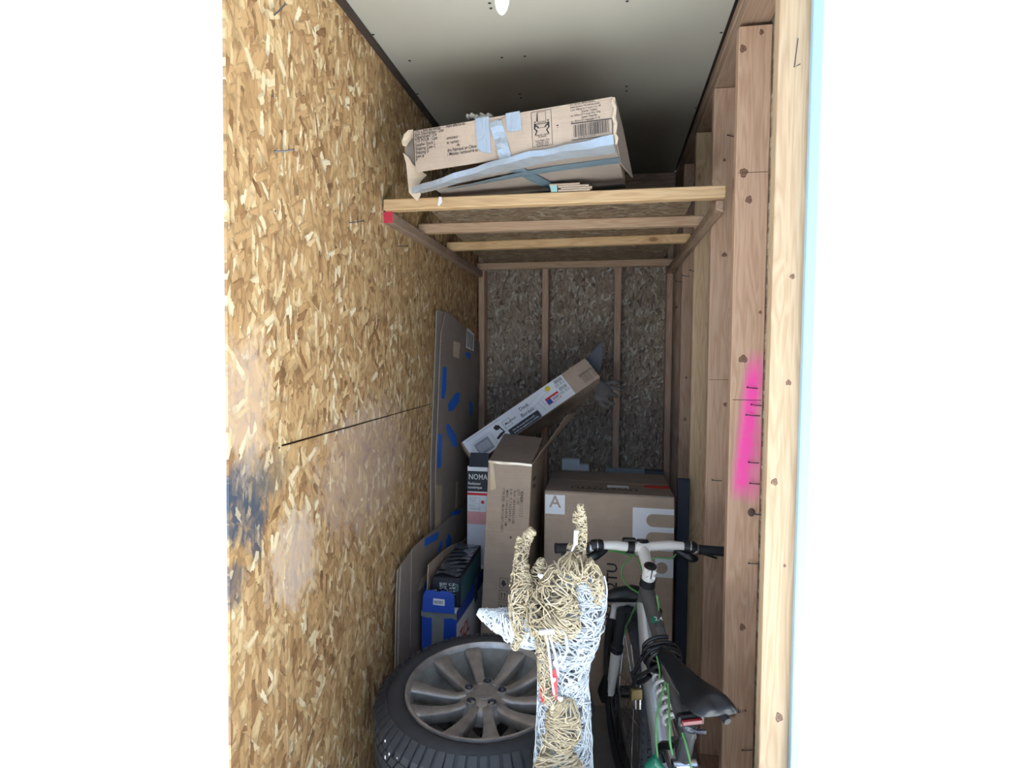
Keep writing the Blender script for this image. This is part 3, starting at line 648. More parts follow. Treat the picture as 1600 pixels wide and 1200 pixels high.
def TS(y, z, d=.001): return FT.p(WT+d, y, z)
mb = MB(); mb.sheet([TS(.0, HT), TS(.0, HT-.05), TS(.25, HT-.07), TS(.82, HT-.07), TS(.82, HT)], (1, 0, 0), .0005); mb.build('blue_band', M_blue, tv)
mb = MB(); mb.text(TS(.055, HT-.165, .0016), (0, 1, 0), (0, 0, 1), 'TCL', .085); mb.build('red_lettering', M_redprint, tv)
mb = MB(); mb.sheet([TS(.30, HT, .0016), TS(.30, HT-.10, .0016), TS(.36, HT-.10, .0016), TS(.36, HT, .0016)], (1, 0, 0), .0005); mb.build('side_tape', M_duct_dark, tv)
# wavy brown flap standing along the left top edge
P3 = Plane((-.700, 2.14, .5), (-.690, 2.14, .7), (-.690, 2.9, .5))
mb = MB(); tops = [(678, 871), (690, 862), (706, 851), (722, 846), (732, 836), (738, 824), (744, 821)]
A = [P3.hit(px, py) for px, py in tops]; A[0].y = 2.135; B_ = [V((-.699, a.y, HT+.001)) for a in A]
mb.strip(A, B_, (1, 0, 0), .004); mb.build('side_flap', M_card, tv, bevel=.0008)
mb = MB()
for i in (1, 2, 3): mb.tube([A[i]+V((.0045, 0, -.002)), B_[i]+V((.0045, 0, .01))], .0008, 5)
mb.build('flap_crease', M_card_light, tv, kind='stuff')

te = thing('teal_carton', 'black and teal shrink wrapped carton lying on the blue ended carton', 'box', (-.6, 2.3, HT+.001))
FE = Fr((-.674, 2.142, HT+.0015), (.997, .03, .0), (-.015, 1, 0), (0, 0, 1)); WE, DE, HE = .112, .40, .118
MB().box(FE, 0, WE, 0, DE, 0, HE).build('carton_body', [M_navy], te, bevel=.003)
MB().box(FE, WE+.0002, WE+.001, .012, DE-.01, .006, HE-.012).build('side_panel', M_teal, te)
mb = MB()
for i, (x, t_) in enumerate(((.022, 'IIIIII II'), (.032, 'IIII III'), (.042, 'III IIIII'), (.060, 'Q X S'), (.073, 'H X R S'))): mb.text(FE.p(x+.008, -.0008, HE-.02), (0, 0, -1), (1, 0, 0), t_, .013 if i < 3 else .016, sx=.9)
mb.text(FE.p(.003, -.0008, .062), (1, 0, 0), (0, 0, 1), 'art', .014); mb.build('printed_text', M_white, te)
mb = MB(); frame_rect(mb, lambda a, b, c: FE.p(a, -c, b), .082, .104, .066, .094, .002); mb.text(FE.p(.0845, -.0008, .072), (1, 0, 0), (0, 0, 1), 'X', .022); mb.build('pictogram', plain('mint_print', srgb(96, 168, 160), .5), te)
random.seed(11); mb = MB()
for i in range(9):   # loose folds of wrap on top and at the torn end
    y = .02+i*.042; mb.strip([FE.p(.004+k*.026, y+.012*math.sin(k*1.3+i), HE+.002+.004*abs(math.sin(k*2.1+i*1.7))) for k in range(5)], [FE.p(.004+k*.026, y+.030+.01*math.sin(k+i), HE+.0015+.005*abs(math.cos(k*1.7+i))) for k in range(5)], (0, 0, 1), .0006)
for i in range(5): mb.tube([FE.p(.038+.012*i, -.002, HE-.01+.004*math.sin(i*3)), FE.p(.05+.011*i, -.004, HE-.045), FE.p(.062+.011*i, -.002, HE-.078-.006*i)], .0012, 5)
mb.build('plastic_wrap', plain('clear_grey_wrap', srgb(84, 92, 100), .18, coat=.6), te, kind='stuff')

ra = thing('heater_carton', 'black, white and pink heater carton standing behind the teal carton, partly hidden', 'box', (-.58, 2.64, HT))
FA = Fr((-.648, 2.60, HT+.0008), (1, 0, 0), (0, 1, 0), (.004, 0, 1)); WA, DA, HA = .098, .13, .470
MB().box(FA, 0, WA, 0, DA, 0, HA).build('carton_body', M_whitebox, ra, bevel=.002)
fq = lambda a, b, c=.0008: FA.p(a, -c, b)
def panel(mb, f, a0, a1, b0, b1, c=.0008): mb.add([f(a0, b0, c), f(a1, b0, c), f(a1, b1, c), f(a0, b1, c)], [(0, 1, 2, 3)])
mb = MB().sheet([FA.p(.008, -.004, HA-.002), FA.p(.10, -.004, HA-.002), FA.p(.10, .01, HA+.062), FA.p(.012, .01, HA+.062)], (0, 1, 0), .003); mb.build('top_flap', M_navy, ra)
mb = MB(); panel(mb, fq, .001, WA-.001, .352, .448); mb.build('black_panel', M_navy, ra)
mb = MB(); mb.text(fq(.006, .409, .0014), (1, 0, 0), (0, 0, 1), 'NOMA', .036, sx=.82); mb.text(fq(.005, .384, .0014), (1, 0, 0), (0, 0, 1), 'Radiateur', .0175, sx=.88); mb.text(fq(.004, .366, .0014), (1, 0, 0), (0, 0, 1), 'numérique', .0175, sx=.88); mb.build('white_lettering', M_white, ra, kind='stuff')
mb = MB(); panel(mb, fq, .001, WA-.001, .334, .346); mb.build('red_band', M_redprint, ra)
mb = MB(); mb.lathe(Fr(fq(.074, .303, .0012), (1, 0, 0), (0, 0, 1), (0, -1, 0)), [(0, 0), (.008, 0)], 20); mb.build('red_dial', M_redprint, ra)
mb = MB(); panel(mb, fq, .001, WA-.001, .198, .257); mb.build('pink_panel', M_pinkprint, ra)
mb = MB()
for i, (b, t_) in enumerate(((.322, 'Plus de chaleur'), (.313, 'Mode écono'), (.304, 'de sécurité'), (.284, 'Minuterie'), (.268, 'Thermostat réglable'))): mb.text(fq(.010, b, .0014), (1, 0, 0), (0, 0, 1), t_, .0085, sx=.75)
panel(mb, fq, .060, .0608, .262, .33, .0014); panel(mb, fq, .004, .094, .278, .2786, .0014); panel(mb, fq, .004, .094, .296, .2966, .0014); mb.build('small_print', M_greyprint, ra)
mb = MB().sheet([FA.p(.066, -.004, .004), FA.p(.11, -.004, .004), FA.p(.11, -.05, -.0+.006), FA.p(.055, -.05, .006)], (0, 0, 1), .002); mb.build('bottom_flap', M_whitebox, ra)

# ================================================================== TALL BROWN CARTON
tc = thing('tall_carton', 'tall narrow brown carton standing between the heater carton and washer carton', 'box', (-.44, 2.6, 0))
FC = euler_frame((-.541, 2.352, .004), 0, math.radians(2.6), math.radians(-1)); WC, DC, HC = .184, .44, 1.058
body = MB()
body.box(FC, 0, WC, 0, .005, 0, HC); body.box(FC, 0, WC, DC-.005, DC, 0, HC); body.box(FC, 0, .005, .005, DC-.005, 0, HC); body.box(FC, WC-.005, WC, .005, DC-.005, 0, HC); body.box(FC, 0, WC, 0, DC, -.003, 0)
body.build('carton_body', M_card, tc, bevel=.0015)
MB().hexa([FC.p(.001, .0, HC), FC.p(WC-.001, .0, HC), FC.p(WC-.001, DC*.72, HC+.062), FC.p(.001, DC*.72, HC+.070), FC.p(.001, .0, HC+.004), FC.p(WC-.001, .0, HC+.004), FC.p(WC-.001, DC*.72, HC+.066), FC.p(.001, DC*.72, HC+.074)]).build('top_flap', M_card_dark, tc, bevel=.001)
mb = MB(); A = [FC.p(WC, .002+i*.0615, HC+.002) for i in range(8)]; B_ = []
f0, f1, f2 = A[0] + V((.004, .005, .004)), at(884, 650, Y=2.70), at(906, 641, Y=2.99)
for i in range(8):
    t = i/7; B_.append((f0.lerp(f1, min(1, t/.55)) if t < .55 else f1.lerp(f2, (t-.55)/.45)) + V((0, 0, .004*math.sin(i*2)*(i > 0))))
mb.strip(A, B_, (1, 0, .15), .004); mb.build('raised_flap', M_card, tc, bevel=.0008)
fq = lambda a, b, c=.0009: FC.p(a, -c, b)
mb = MB().tube([fq(.0, .772, .0004), fq(.06, .770, .0008), fq(.10, .764, .0012), fq(.184, .775, .0004)], .0012, 5); mb.build('crease', M_card_light, tc, smooth=True)
mb = MB()
for i, t_ in enumerate(('CTN SIZE : 48.0X15.0X7.1 INCH', 'MEAS : 119X18.4X38.1 CM', 'G.W : 31.7 KGS/69.8 LBS', 'N.W : 28.4 KGS/62.5 LBS', 'QTY : 1 PC', '8546500')):
    mb.text(fq(.066+.0155*i, .950-.006*(i % 2), .0009), FC.z*-1, FC.x, t_, .0148, sx=.92)
for i in range(5): frame_rect(mb, lambda a, b, c: FC.p(a, -c, b), .142, .154, .925-.022*i, .939-.022*i, .0012)
mb.build('printed_text', M_inkbrown, tc, kind='stuff')
for z in (.545, .492, .440):
    mb = MB(); f2 = lambda a, b, c=.0009: FC.p(a, -c, b); frame_rect(mb, f2, .072, .108, z-.022, z+.022, .0018)
    if z > .53: mb.add([f2(.080, z-.006), f2(.090, z-.016), f2(.101, z-.004), f2(.092, z+.012), f2(.083, z+.012)], [(0, 1, 2, 3, 4)])
    else:
        for c in (.083, .097): mb.add([f2(c-.0015, z-.012), f2(c+.0015, z-.012), f2(c+.0015, z+.006), f2(c-.0015, z+.006)], [(0, 1, 2, 3)]); mb.add([f2(c-.004, z+.005), f2(c+.004, z+.005), f2(c, z+.013)], [(0, 1, 2)])
        mb.add([f2(.078, z-.016), f2(.102, z-.016), f2(.102, z-.0145), f2(.078, z-.0145)], [(0, 1, 2, 3)])
    mb.build('handling_symbol', M_inkbrown, tc)
mb = MB(); mb.strip([fq(.006+.003*i, HC-.004-.04*i, .0012+.001*math.sin(i*2)) for i in range(4)], [fq(.020+.006*i, HC-.004-.036*i, .0012) for i in range(4)], (0, -1, 0), .0006)
mb.strip([fq(.0, HC+.003, .003), fq(.06, HC+.001, .002), fq(.12, HC+.004, .003), fq(.184, HC+.002, .002)], [fq(.0, HC-.007, .002), fq(.06, HC-.010, .001), fq(.12, HC-.006, .002), fq(.184, HC-.008, .001)], (0, -1, 0), .0006); mb.build('clear_tape', M_cleartape, tc, kind='stuff')
mb = MB()
for y, z in ((.05, .975), (.05, .945), (.10, .97), (.10, .935)): mb.add([FC.p(WC+.0009, y, z), FC.p(WC+.0009, y+.03, z+.004), FC.p(WC+.0009, y+.03, z+.018), FC.p(WC+.0009, y, z+.014)], [(0, 1, 2, 3)])
mb.add([fq(.105, .742), fq(.114, .738), fq(.112, .744), fq(.118, .747), fq(.108, .748)], [(0, 1, 2, 3, 4)]); mb.build('side_marks', M_ink, tc, kind='stuff')

# ================================================================== DESK CARTON
a0 = at(721, 691, Y=2.755); e1 = (at(914, 559, Y=2.96) - a0); LD = e1.length; e1.normalize()
n_ = (V((.10, -1, .40)) - e1*e1.dot(V((.10, -1, .40)))).normalized(); e2 = n_.cross(e1).normalized(); e2 = e2 if e2.z < 0 else -e2   # e2 runs down the white face
FD = Fr(a0, e1, e2, n_)
WD = .128; TD = .25
dk = thing('desk_carton', 'slim white labelled desk carton lying aslant on top of the tall brown carton', 'box', a0 + e1*.4)
LD2 = LD
MB().box(FD, 0, LD2, 0, WD, -TD, 0).build('carton_body', M_card, dk, bevel=.0015)
f = lambda u, v, d=.0008: FD.p(u*LD2/.8, v*WD/.16, d)
up = -e2
lu = .80*.80
mb = MB(); mb.add([f(.004, .003), f(lu, .003), f(lu, .156), f(.004, .156)], [(0, 1, 2, 3)]); mb.build('white_label', M_white, dk)
mb = MB(); q2 = lambda pts, d=.0014: mb.add([f(u, v, d) for u, v in pts], [tuple(range(len(pts)))])
q2([(.235, .105), (.425, .105), (.425, .156), (.235, .156)]); mb.build('black_panel', M_navy, dk)
mb = MB(); mb.text(f(.255, .128, .0019), e1, up, 'Desk with storage / black monitor', .0105, sx=.9); mb.text(f(.255, .146, .0019), e1, up, 'Bureau avec rangement pour mobilier', .0105, sx=.9); mb.build('white_lettering', M_white, dk, kind='stuff')
mb = MB(); mb.text(f(.345, .050, .0014), e1, up, 'Desk', .026); mb.text(f(.335, .090, .0014), e1, up, 'Bureau', .026)
frame_rect(mb, lambda a, b, c: f(a, b, .0014), .232, .276, .040, .090, .0016); mb.text(f(.240, .072, .0014), e1, up, 'Main', .018); mb.text(f(.272, .068, .0014), e1, up, 'stays', .018); 
mb.text(f(.71, .085, .0014), e1, up, '(======', .02)
for i in range(6): mb.text(f(.715, .085+.010*i, .0014), e1, up, 'assembled in box  -  contenu', .0075)
mb.build('printed_text', M_ink, dk, kind='stuff')
def line(mb, f, a, b, w_=.0008, d=.0015):
    t = V((b[0]-a[0], b[1]-a[1], 0)).normalized()*w_; mb.add([f(a[0]-t.y, a[1]+t.x, d), f(a[0]+t.y, a[1]-t.x, d), f(b[0]+t.y, b[1]-t.x, d), f(b[0]-t.y, b[1]+t.x, d)], [(0, 1, 2, 3)])
mb = MB()
dr = [(0.380, .060, 0.415, .045), (0.415, .045, 0.515, .020), (0.380, .060, 0.420, .080), (0.420, .080, 0.520, .045), (0.515, .020, 0.520, .045), (0.380, .060, 0.390, .120), (0.420, .080, 0.430, .150), (0.520, .045, 0.525, .110), (0.430, .150, 0.415, .148), (0.390, .120, 0.415, .148), (0.470, .064, 0.475, .105), (0.475, .105, 0.523, .092), (0.450, .07, 0.460, .14)]
for a, b, c, e in dr: line(mb, f, (a, b), (c, e))
for a, b, c, e in ((.365, .05, .405, .03), (.415, .03, .515, .006), (.53, .02, .535, .10)): line(mb, f, (a, b), (c, e), .0004)
mb.build('desk_drawing', M_greyprint, dk)
mb = MB(); q2([(.045, .062), (.13, .062), (.13, .145), (.045, .145)]); mb.build('photo_panel', M_greyprint, dk)
mb = MB(); q2([(.052, .076), (.122, .076), (.122, .128), (.052, .128)], .0018); mb.build('photo_inset', plain('pale_grey_print', srgb(186, 188, 194), .5), dk)
mb = MB(); q2([(.020, .012), (.23, .012), (.23, .02), (.020, .02)]); q2([(.03, .05), (.16, .05), (.16, .054), (.03, .054)]); q2([(.150, .06), (.156, .06), (.156, .15), (.150, .15)]); mb.build('desk_photo', plain('pale_lilac_print', srgb(206, 206, 216), .5), dk)
mb = MB()   # printed black office chair
cx, cy = .195, .085; K = lambda pts: mb.add([f(cx+a, cy+b, .0016) for a, b in pts], [tuple(range(len(pts)))])
K([(-.016, -.045), (.002, -.052), (.016, -.040), (.018, -.022), (.004, -.016), (-.012, -.022)]); K([(.012, -.02), (.018, -.022), (.024, .014), (.018, .014)]); K([(-.034, .022), (.0, .008), (.024, .010), (.026, .018), (-.026, .034)])
K([(-.002, .03), (.004, .028), (.007, .058), (.001, .058)]); K([(-.022, .072), (.002, .054), (.03, .064), (.028, .069), (.003, .061), (-.019, .077)]); mb.build('chair_picture', M_ink, dk)
mb = MB(); mb.lathe(Fr(f(.535, .030, .0015), e1, up, n_), [(0, 0), (.0145, 0)], 24); mb.build('yellow_seal', M_yellow, dk)
for (u, v) in ((.582, .012), (.582, .066)):
    mb = MB(); x = u; random.seed(int(u*1000))
    while x < u+.046: wd = random.choice((.001, .002)); q_ = [(x, v), (x+wd, v), (x+wd, v+.022), (x, v+.022)]; mb.add([f(a, b, .0015) for a, b in q_], [(0, 1, 2, 3)]); x += wd+.0016
    for i in range(3): mb.text(f(u-.006, v+.032+.007*i, .0015), e1, up, 'KD 001 - P07 / 0.11', .0068)
    mb.build('barcode', M_ink, dk)
mb = MB(); q2([(.488, .076), (.570, .076), (.570, .124), (.488, .124)]); mb.build('red_label', M_redprint, dk)
mb = MB(); q2([(.491, .090), (.516, .090), (.516, .121), (.491, .121)], .0018); mb.build('blue_corner', M_blue, dk)
mb = MB(); q2([(.518, .090), (.567, .090), (.567, .121), (.518, .121)], .0018); mb.build('white_corner', M_white, dk)
mb = MB(); x = .523
while x < .560: mb.add([f(a, b, .0022) for a, b in ((x, .095), (x+.0018, .095), (x+.0018, .114), (x, .114))], [(0, 1, 2, 3)]); x += .0036
mb.build('barcode', M_ink, dk)
# opened end flaps
mb = MB(); mb.sheet([at(px, py, Y=3.03) for px, py in ((916, 561), (929, 546), (940, 533), (942, 548), (939, 577), (935, 583))], (.1, 1, .1), .004); mb.build('end_flap', plain('slate_card', srgb(88, 90, 98), .8), dk, bevel=.0008)
mb = MB(); mb.sheet([FD.p(-.001, .002, -.0), FD.p(-.001, WD, -.0), FD.p(-.012, WD+.012, -.10), FD.p(-.012, .01, -.11)], -e1, .004); mb.build('end_flap', M_card, dk)

# work glove stuffed in the open end
gl = thing('work_glove', 'limp grey work glove sticking out of the raised end of the desk carton', 'glove', (0, 3.0, 1.3))
gp = lambda px, py, d=0: at(px, py, Y=3.06+d)
mb = MB()
def limb(mb, pts, rs, n=10, k=5):
    P_ = catmull(pts, k); R_ = []
    for i in range(len(P_)):
        t = i/(len(P_)-1)*(len(rs)-1); j = min(int(t), len(rs)-2); R_.append(rs[j]*(1-t+j)+rs[j+1]*(t-j))
    mb.tube([P_[0]] + P_ + [P_[-1] + (P_[-1]-P_[-2]).normalized()*R_[-1]*.5], [R_[0]*.5] + R_ + [R_[-1]*.35], n)
limb(mb, [gp(929, 597), gp(940, 606), gp(950, 615)], [.040, .046, .040])
limb(mb, [gp(930, 615), gp(940, 622), gp(948, 626)], [.030, .036, .028])
for pts, r in (([(946, 600), (957, 596), (968, 599)], .0135), ([(948, 608), (958, 606), (970, 609)], .013), ([(948, 617), (958, 616), (964, 620)], .0135), ([(944, 626), (952, 628), (959, 632)], .0125)):
    limb(mb, [gp(px, py, -.01-.004*i) for i, (px, py) in enumerate(pts)], [r, r*.95, r*.8])
limb(mb, [gp(938, 628, -.02), gp(946, 635, -.03), gp(953, 637, -.03)], [.016, .014, .011])
o = mb.build('glove', M_glove, gl, smooth=True, angle=70)
rm = o.modifiers.new('join', 'REMESH'); rm.mode = 'VOXEL'; rm.voxel_size = .004; rm.use_smooth_shade = True

# ================================================================== WASHER CARTON
wa = thing('washer_carton', 'large brown washing machine carton with white printed panels at the back right', 'box', (0, 2.7, 0))
FW = Fr((-.268, 2.437, 0), (1, .012, -.012), (-.012, 1, 0), (0, .02, 1)); WW, DW, HW = .545, .45, .918
MB().box(FW, 0, WW, 0, DW, 0, HW).build('carton_body', M_card, wa, bevel=.004)
MB().box(FW, .002, WW-.002, .002, DW*.5-.001, HW+.0003, HW+.005).build('top_flap', M_card_dark, wa, bevel=.001)
MB().box(FW, .002, WW-.002, DW*.5+.001, DW-.002, HW+.0003, HW+.006).build('top_flap', M_card_dark, wa, bevel=.001)
fq = lambda a, b, c=.0009: FW.p(a, -c, b)
mb = MB(); panel(mb, fq, .003, .088, .822, .905); mb.build('white_square', M_white, wa)
mb = MB(); mb.text(fq(.046, .851, .0015), FW.x, FW.z, 'A', .074, align='CENTER'); o = mb.build('big_letter', M_card, wa)
def pill(mb, u0, u1, v0, v1, d):   # rounded left end, open at the right edge
    r = (v1-v0)/2; pts = [(u1, v0), (u1, v1)] + [(u0+r-r*math.sin(PI*i/10), v0+r+r*math.cos(PI*i/10)) for i in range(11)]; mb.add([fq(a, b, d) for a, b in pts], [tuple(range(len(pts)))])
x0 = .374
mb = MB(); panel(mb, fq, x0, WW-.002, .692, .870); panel(mb, fq, x0+.095, WW-.002, .580, .660); mb.build('white_panel', M_white, wa)
for z0, z1 in ((.792, .846), (.716, .770)):
    mb = MB(); pill(mb, x0+.056, WW-.001, z0, z1, .0015); mb.build('panel_slot', M_card, wa)
mb = MB(); mb.lathe(Fr(fq(x0+.122, .620, .0015), FW.x, FW.z, -FW.y), [(0, 0), (.025, 0)], 24); mb.build('panel_dot', M_card, wa)
mb = MB(); mb.text(fq(.312, .275, .0012), FW.z, -FW.x, 'HW67772TU', .062, sx=1.02); mb.build('model_lettering', M_ink, wa)
mb = MB(); panel(mb, fq, .30, .37, .40, .455); mb.build('white_sticker', M_white, wa)
ft = lambda a, b, c=.006: FW.p(a, b, HW+c)
mb = MB(); mb.text(ft(.400, .100), -FW.x, -FW.y, 'HW67772TU', .055, sx=.95); mb.build('top_lettering', M_ink, wa)
mb = MB(); panel(mb, ft, .268, .362, .105, .155, .006); mb.build('top_sticker', M_white, wa)
mb = MB(); mb.text(ft(.356, .120, .0066), -FW.x, -FW.y, 'SERIAL 6774977', .022, sx=.5); mb.build('sticker_text', M_ink, wa)
mb = MB(); panel(mb, ft, .43, .54, .14, .19, .006); mb.build('red_tape', M_redprint, wa)
mb = MB(); panel(mb, ft, .36, .45, .178, .212, .006); mb.build('clear_tape', M_cleartape, wa)
mb = MB(); panel(mb, ft, .03, .11, .06, .14, .006); mb.build('grey_sticker', M_greyprint, wa) if False else None

# foam board and grey board standing behind the washer carton
fo = thing('foam_board', 'stepped white foam packing board standing behind the washer carton', 'packaging', (-.18, 3.19, 0))
a, b, c = at(878, 717, Y=3.18), at(906, 718, Y=3.18), at(920, 727, Y=3.18)
MB().sheet([(a.x, 3.18, 0), (c.x, 3.18, 0), (c.x, 3.18, c.z), (b.x, 3.18, c.z+.001), (b.x, 3.18, b.z), (a.x, 3.18, a.z)], (0, 1, 0), .05).build('foam', M_foam, fo, bevel=.003)
gb = thing('grey_board', 'dark grey folded board edge lying level behind the washer carton', 'board', (.1, 3.19, 0))
a, b = at(946, 730, Y=3.2), at(1056, 738, Y=3.2)
MB().box(W, a.x, .30, 3.20, 3.26, 0, a.z-.012).build('board', plain('slate_board', srgb(86, 88, 96), .7), gb, bevel=.002)
MB().box(W, a.x, a.x+.21, 3.185, 3.199, a.z-.03, a.z).build('edge_strip', plain('grey_strip', srgb(140, 150, 158), .4, .3), gb, bevel=.002)

# ================================================================== CAR WHEELS
def wheel(F, label, nm='car_wheel', group='car wheels stacked on the floor'):
    t = thing(nm, label, 'wheel', F.o, group)
    Rt, Wd, Rr = .338, .222, .242       # tire radius, width, rim lip radius;  F.z points out of the face, z=0 mid plane
    h = Wd/2
    prof = [(Rr-.012, h-.030), (Rr+.002, h-.012), (Rr+.012, h-.004), (Rr+.028, h+.001), (Rr+.046, h-.004), (Rr+.060, h-.014), (Rt-.016, h-.036), (Rt-.010, h-.056), (Rt-.008, -h+.05), (Rt-.010, -h+.030), (Rr+.078, -h+.014), (Rr+.050, -h+.001), (Rr+.012, -h+.004), (Rr, -h+.02)]
    MB().lathe(F, prof, 72).build('tire', M_rubber, t, smooth=True, angle=50)
    mb = MB(); n = 66                    # tread blocks: two shoulder rows, two slanted centre rows, one rib
    def blk(a0, a1, z0, z1, sk, r0, r1):
        P_ = lambda a, z, r: F.p(r*math.cos(a), r*math.sin(a), z)
        mb.hexa([P_(a0, z0, r0), P_(a1, z0, r0), P_(a1+sk, z1, r0), P_(a0+sk, z1, r0), P_(a0, z0, r1), P_(a1, z0, r1), P_(a1+sk, z1, r1), P_(a0+sk, z1, r1)])
    for i in range(n):
        a = 2*PI*i/n; d = 2*PI/n
        P_ = lambda q_, z, r: F.p(r*math.cos(q_), r*math.sin(q_), z); q0, q1 = a+.12*d*(i % 2), a+d*(.74+.1*(i % 3)/2)
        mb.hexa([P_(q0, .056, Rt-.014), P_(q1, .056, Rt-.014), P_(q1+.25*d, h-.034, Rt-.022), P_(q0+.25*d, h-.034, Rt-.022), P_(q0, .056, Rt), P_(q1, .056, Rt), P_(q1+.25*d, h-.034, Rt-.004), P_(q0+.25*d, h-.034, Rt-.004)])
        mb.hexa([P_(q0+.25*d, h-.034, Rt-.024), P_(q1+.25*d, h-.034, Rt-.024), P_(q1+.3*d, h-.012, Rr+.054), P_(q0+.3*d, h-.012, Rr+.054), P_(q0+.25*d, h-.034, Rt-.004), P_(q1+.25*d, h-.034, Rt-.004), P_(q1+.3*d, h-.0045, Rr+.058), P_(q0+.3*d, h-.0045, Rr+.058)])
        blk(a+.3*d, a+d*1.12, -h+.020, -.060, -.25*d, Rt-.012, Rt)
        blk(a+.1*d, a+d*.9, .022, .054, .7*d, Rt-.012, Rt+.001); blk(a+.4*d, a+d*1.2, -.054, -.022, -.7*d, Rt-.012, Rt+.001)
        blk(a+.04*d, a+d*.96, -.017, .017, .2*d, Rt-.012, Rt+.001)
        # shoulder lugs running down the side wall
    mb.build('tread_blocks', M_rubber, t, kind='stuff')
    MB().lathe(F, [(Rr+.003, h-.010), (Rr+.002, h-.003), (Rr-.004, h-.002), (Rr-.010, h-.008), (Rr-.014, h-.020)], 72).build('rim_lip', M_alloy, t, smooth=True)
    MB().lathe(F, [(Rr-.013, h-.018), (Rr-.020, h-.05), (Rr-.030, h-.10), (Rr-.030, -h+.04), (Rr-.005, -h+.015)], 72).build('barrel', M_barrel, t, smooth=True)
    # hub disc, cap, lug pockets
    zf = h-.034
    MB().lathe(F, [(.0, zf+.002), (.040, zf+.001), (.050, zf-.003), (.072, zf-.012), (.080, zf-.030), (.080, zf-.055), (0, zf-.055)], 40).build('hub', M_alloy, t, smooth=True)
    MB().lathe(F, [(0, zf+.0035), (.020, zf+.0045), (.030, zf+.003), (.033, zf-.003)], 32).build('hub_cap', M_alloy, t, smooth=True)
    mb = MB(); mb.lathe(F, [(.011, zf+.0054), (.013, zf+.006), (.015, zf+.0054)], 24); mb.ball(F.p(.0, .006, zf+.005), (.004, .0035, .0012), 8, F=F); mb.build('cap_emblem', M_alloy, t)
    spoke_profile = ((.055, -.002, .017), (.090, -.009, .0165), (.130, -.005, .0185), (.170, .004, .022), (.205, .014, .027), (.2285, .0215, .032))
    for k in range(5):
        al = F_LUG + 2*PI*k/5
        c = F.p(.056*math.cos(al), .056*math.sin(al), zf-.006)
        FL = Fr(c, F.x, F.y, F.z)
        MB().lathe(FL, [(.0135, .012), (.0165, .011), (.0165, -.016)], 20).build('lug_pocket', M_alloy, t, smooth=True)
        MB().lathe(FL, [(0, .002), (.009, .002), (.0135, .009), (.0135, .012)], 16).build('lug_nut', M_steel, t, smooth=True)
        for s_ in (-1, 1):
            mb = MB(); rows = []
            for (r, z, w_) in spoke_profile:
                ang = al + s_*(.29 + .075*(r/.23) ) * (1 if r > .07 else .92)
                cd, sd = math.cos(ang), math.sin(ang)
                q = lambda u, zz: F.p(r*cd - u*sd, r*sd + u*cd, zf+zz)
                rows.append([q(-w_, z-.006), q(-w_*.55, z), q(w_*.55, z), q(w_, z-.006), q(w_*.8, z-.040), q(-w_*.8, z-.040)])
            vs = [p for r_ in rows for p in r_]; fs = []
            for i in range(len(rows)-1):
                for j in range(6): fs.append((i*6+j, i*6+(j+1) % 6, (i+1)*6+(j+1) % 6, (i+1)*6+j))
            fs += [tuple(range(6))[::-1], tuple(range((len(rows)-1)*6, len(rows)*6))]
            mb.add(vs, fs).build('spoke', M_alloy, t, bevel=.0025, smooth=True, angle=60)
    MB().tube([F.p(.222*math.cos(-1.66), .222*math.sin(-1.66), h-.045), F.p(.214*math.cos(-1.66), .214*math.sin(-1.66), h-.012)], .0045, 8).build('valve', M_chrome, t)
    return t
F_LUG = PI/2 + .03
FW0 = euler_frame((-.387, 1.832, .1125), 0, 0, .4)
wheel(FW0, 'lower car wheel lying flat on the floor under the other alloy wheel')
FW1 = euler_frame((-.372, 1.722, .371), math.radians(3.2), 0, 0)
w1 = wheel(FW1, 'upper car wheel with ten dusty silver alloy spokes lying on another wheel')
mb = MB(); random.seed(21)
for i in range(17):
    a = random.uniform(-2.5, -.9); z = random.uniform(-.02, .09); s_ = random.uniform(.0015, .0042)
    mb.ball(FW1.p(.3385*math.cos(a), .3385*math.sin(a), z), (s_*.8, s_*.6, s_*1.6), 8)
mb.build('paint_speck', M_white, w1, kind='stuff')

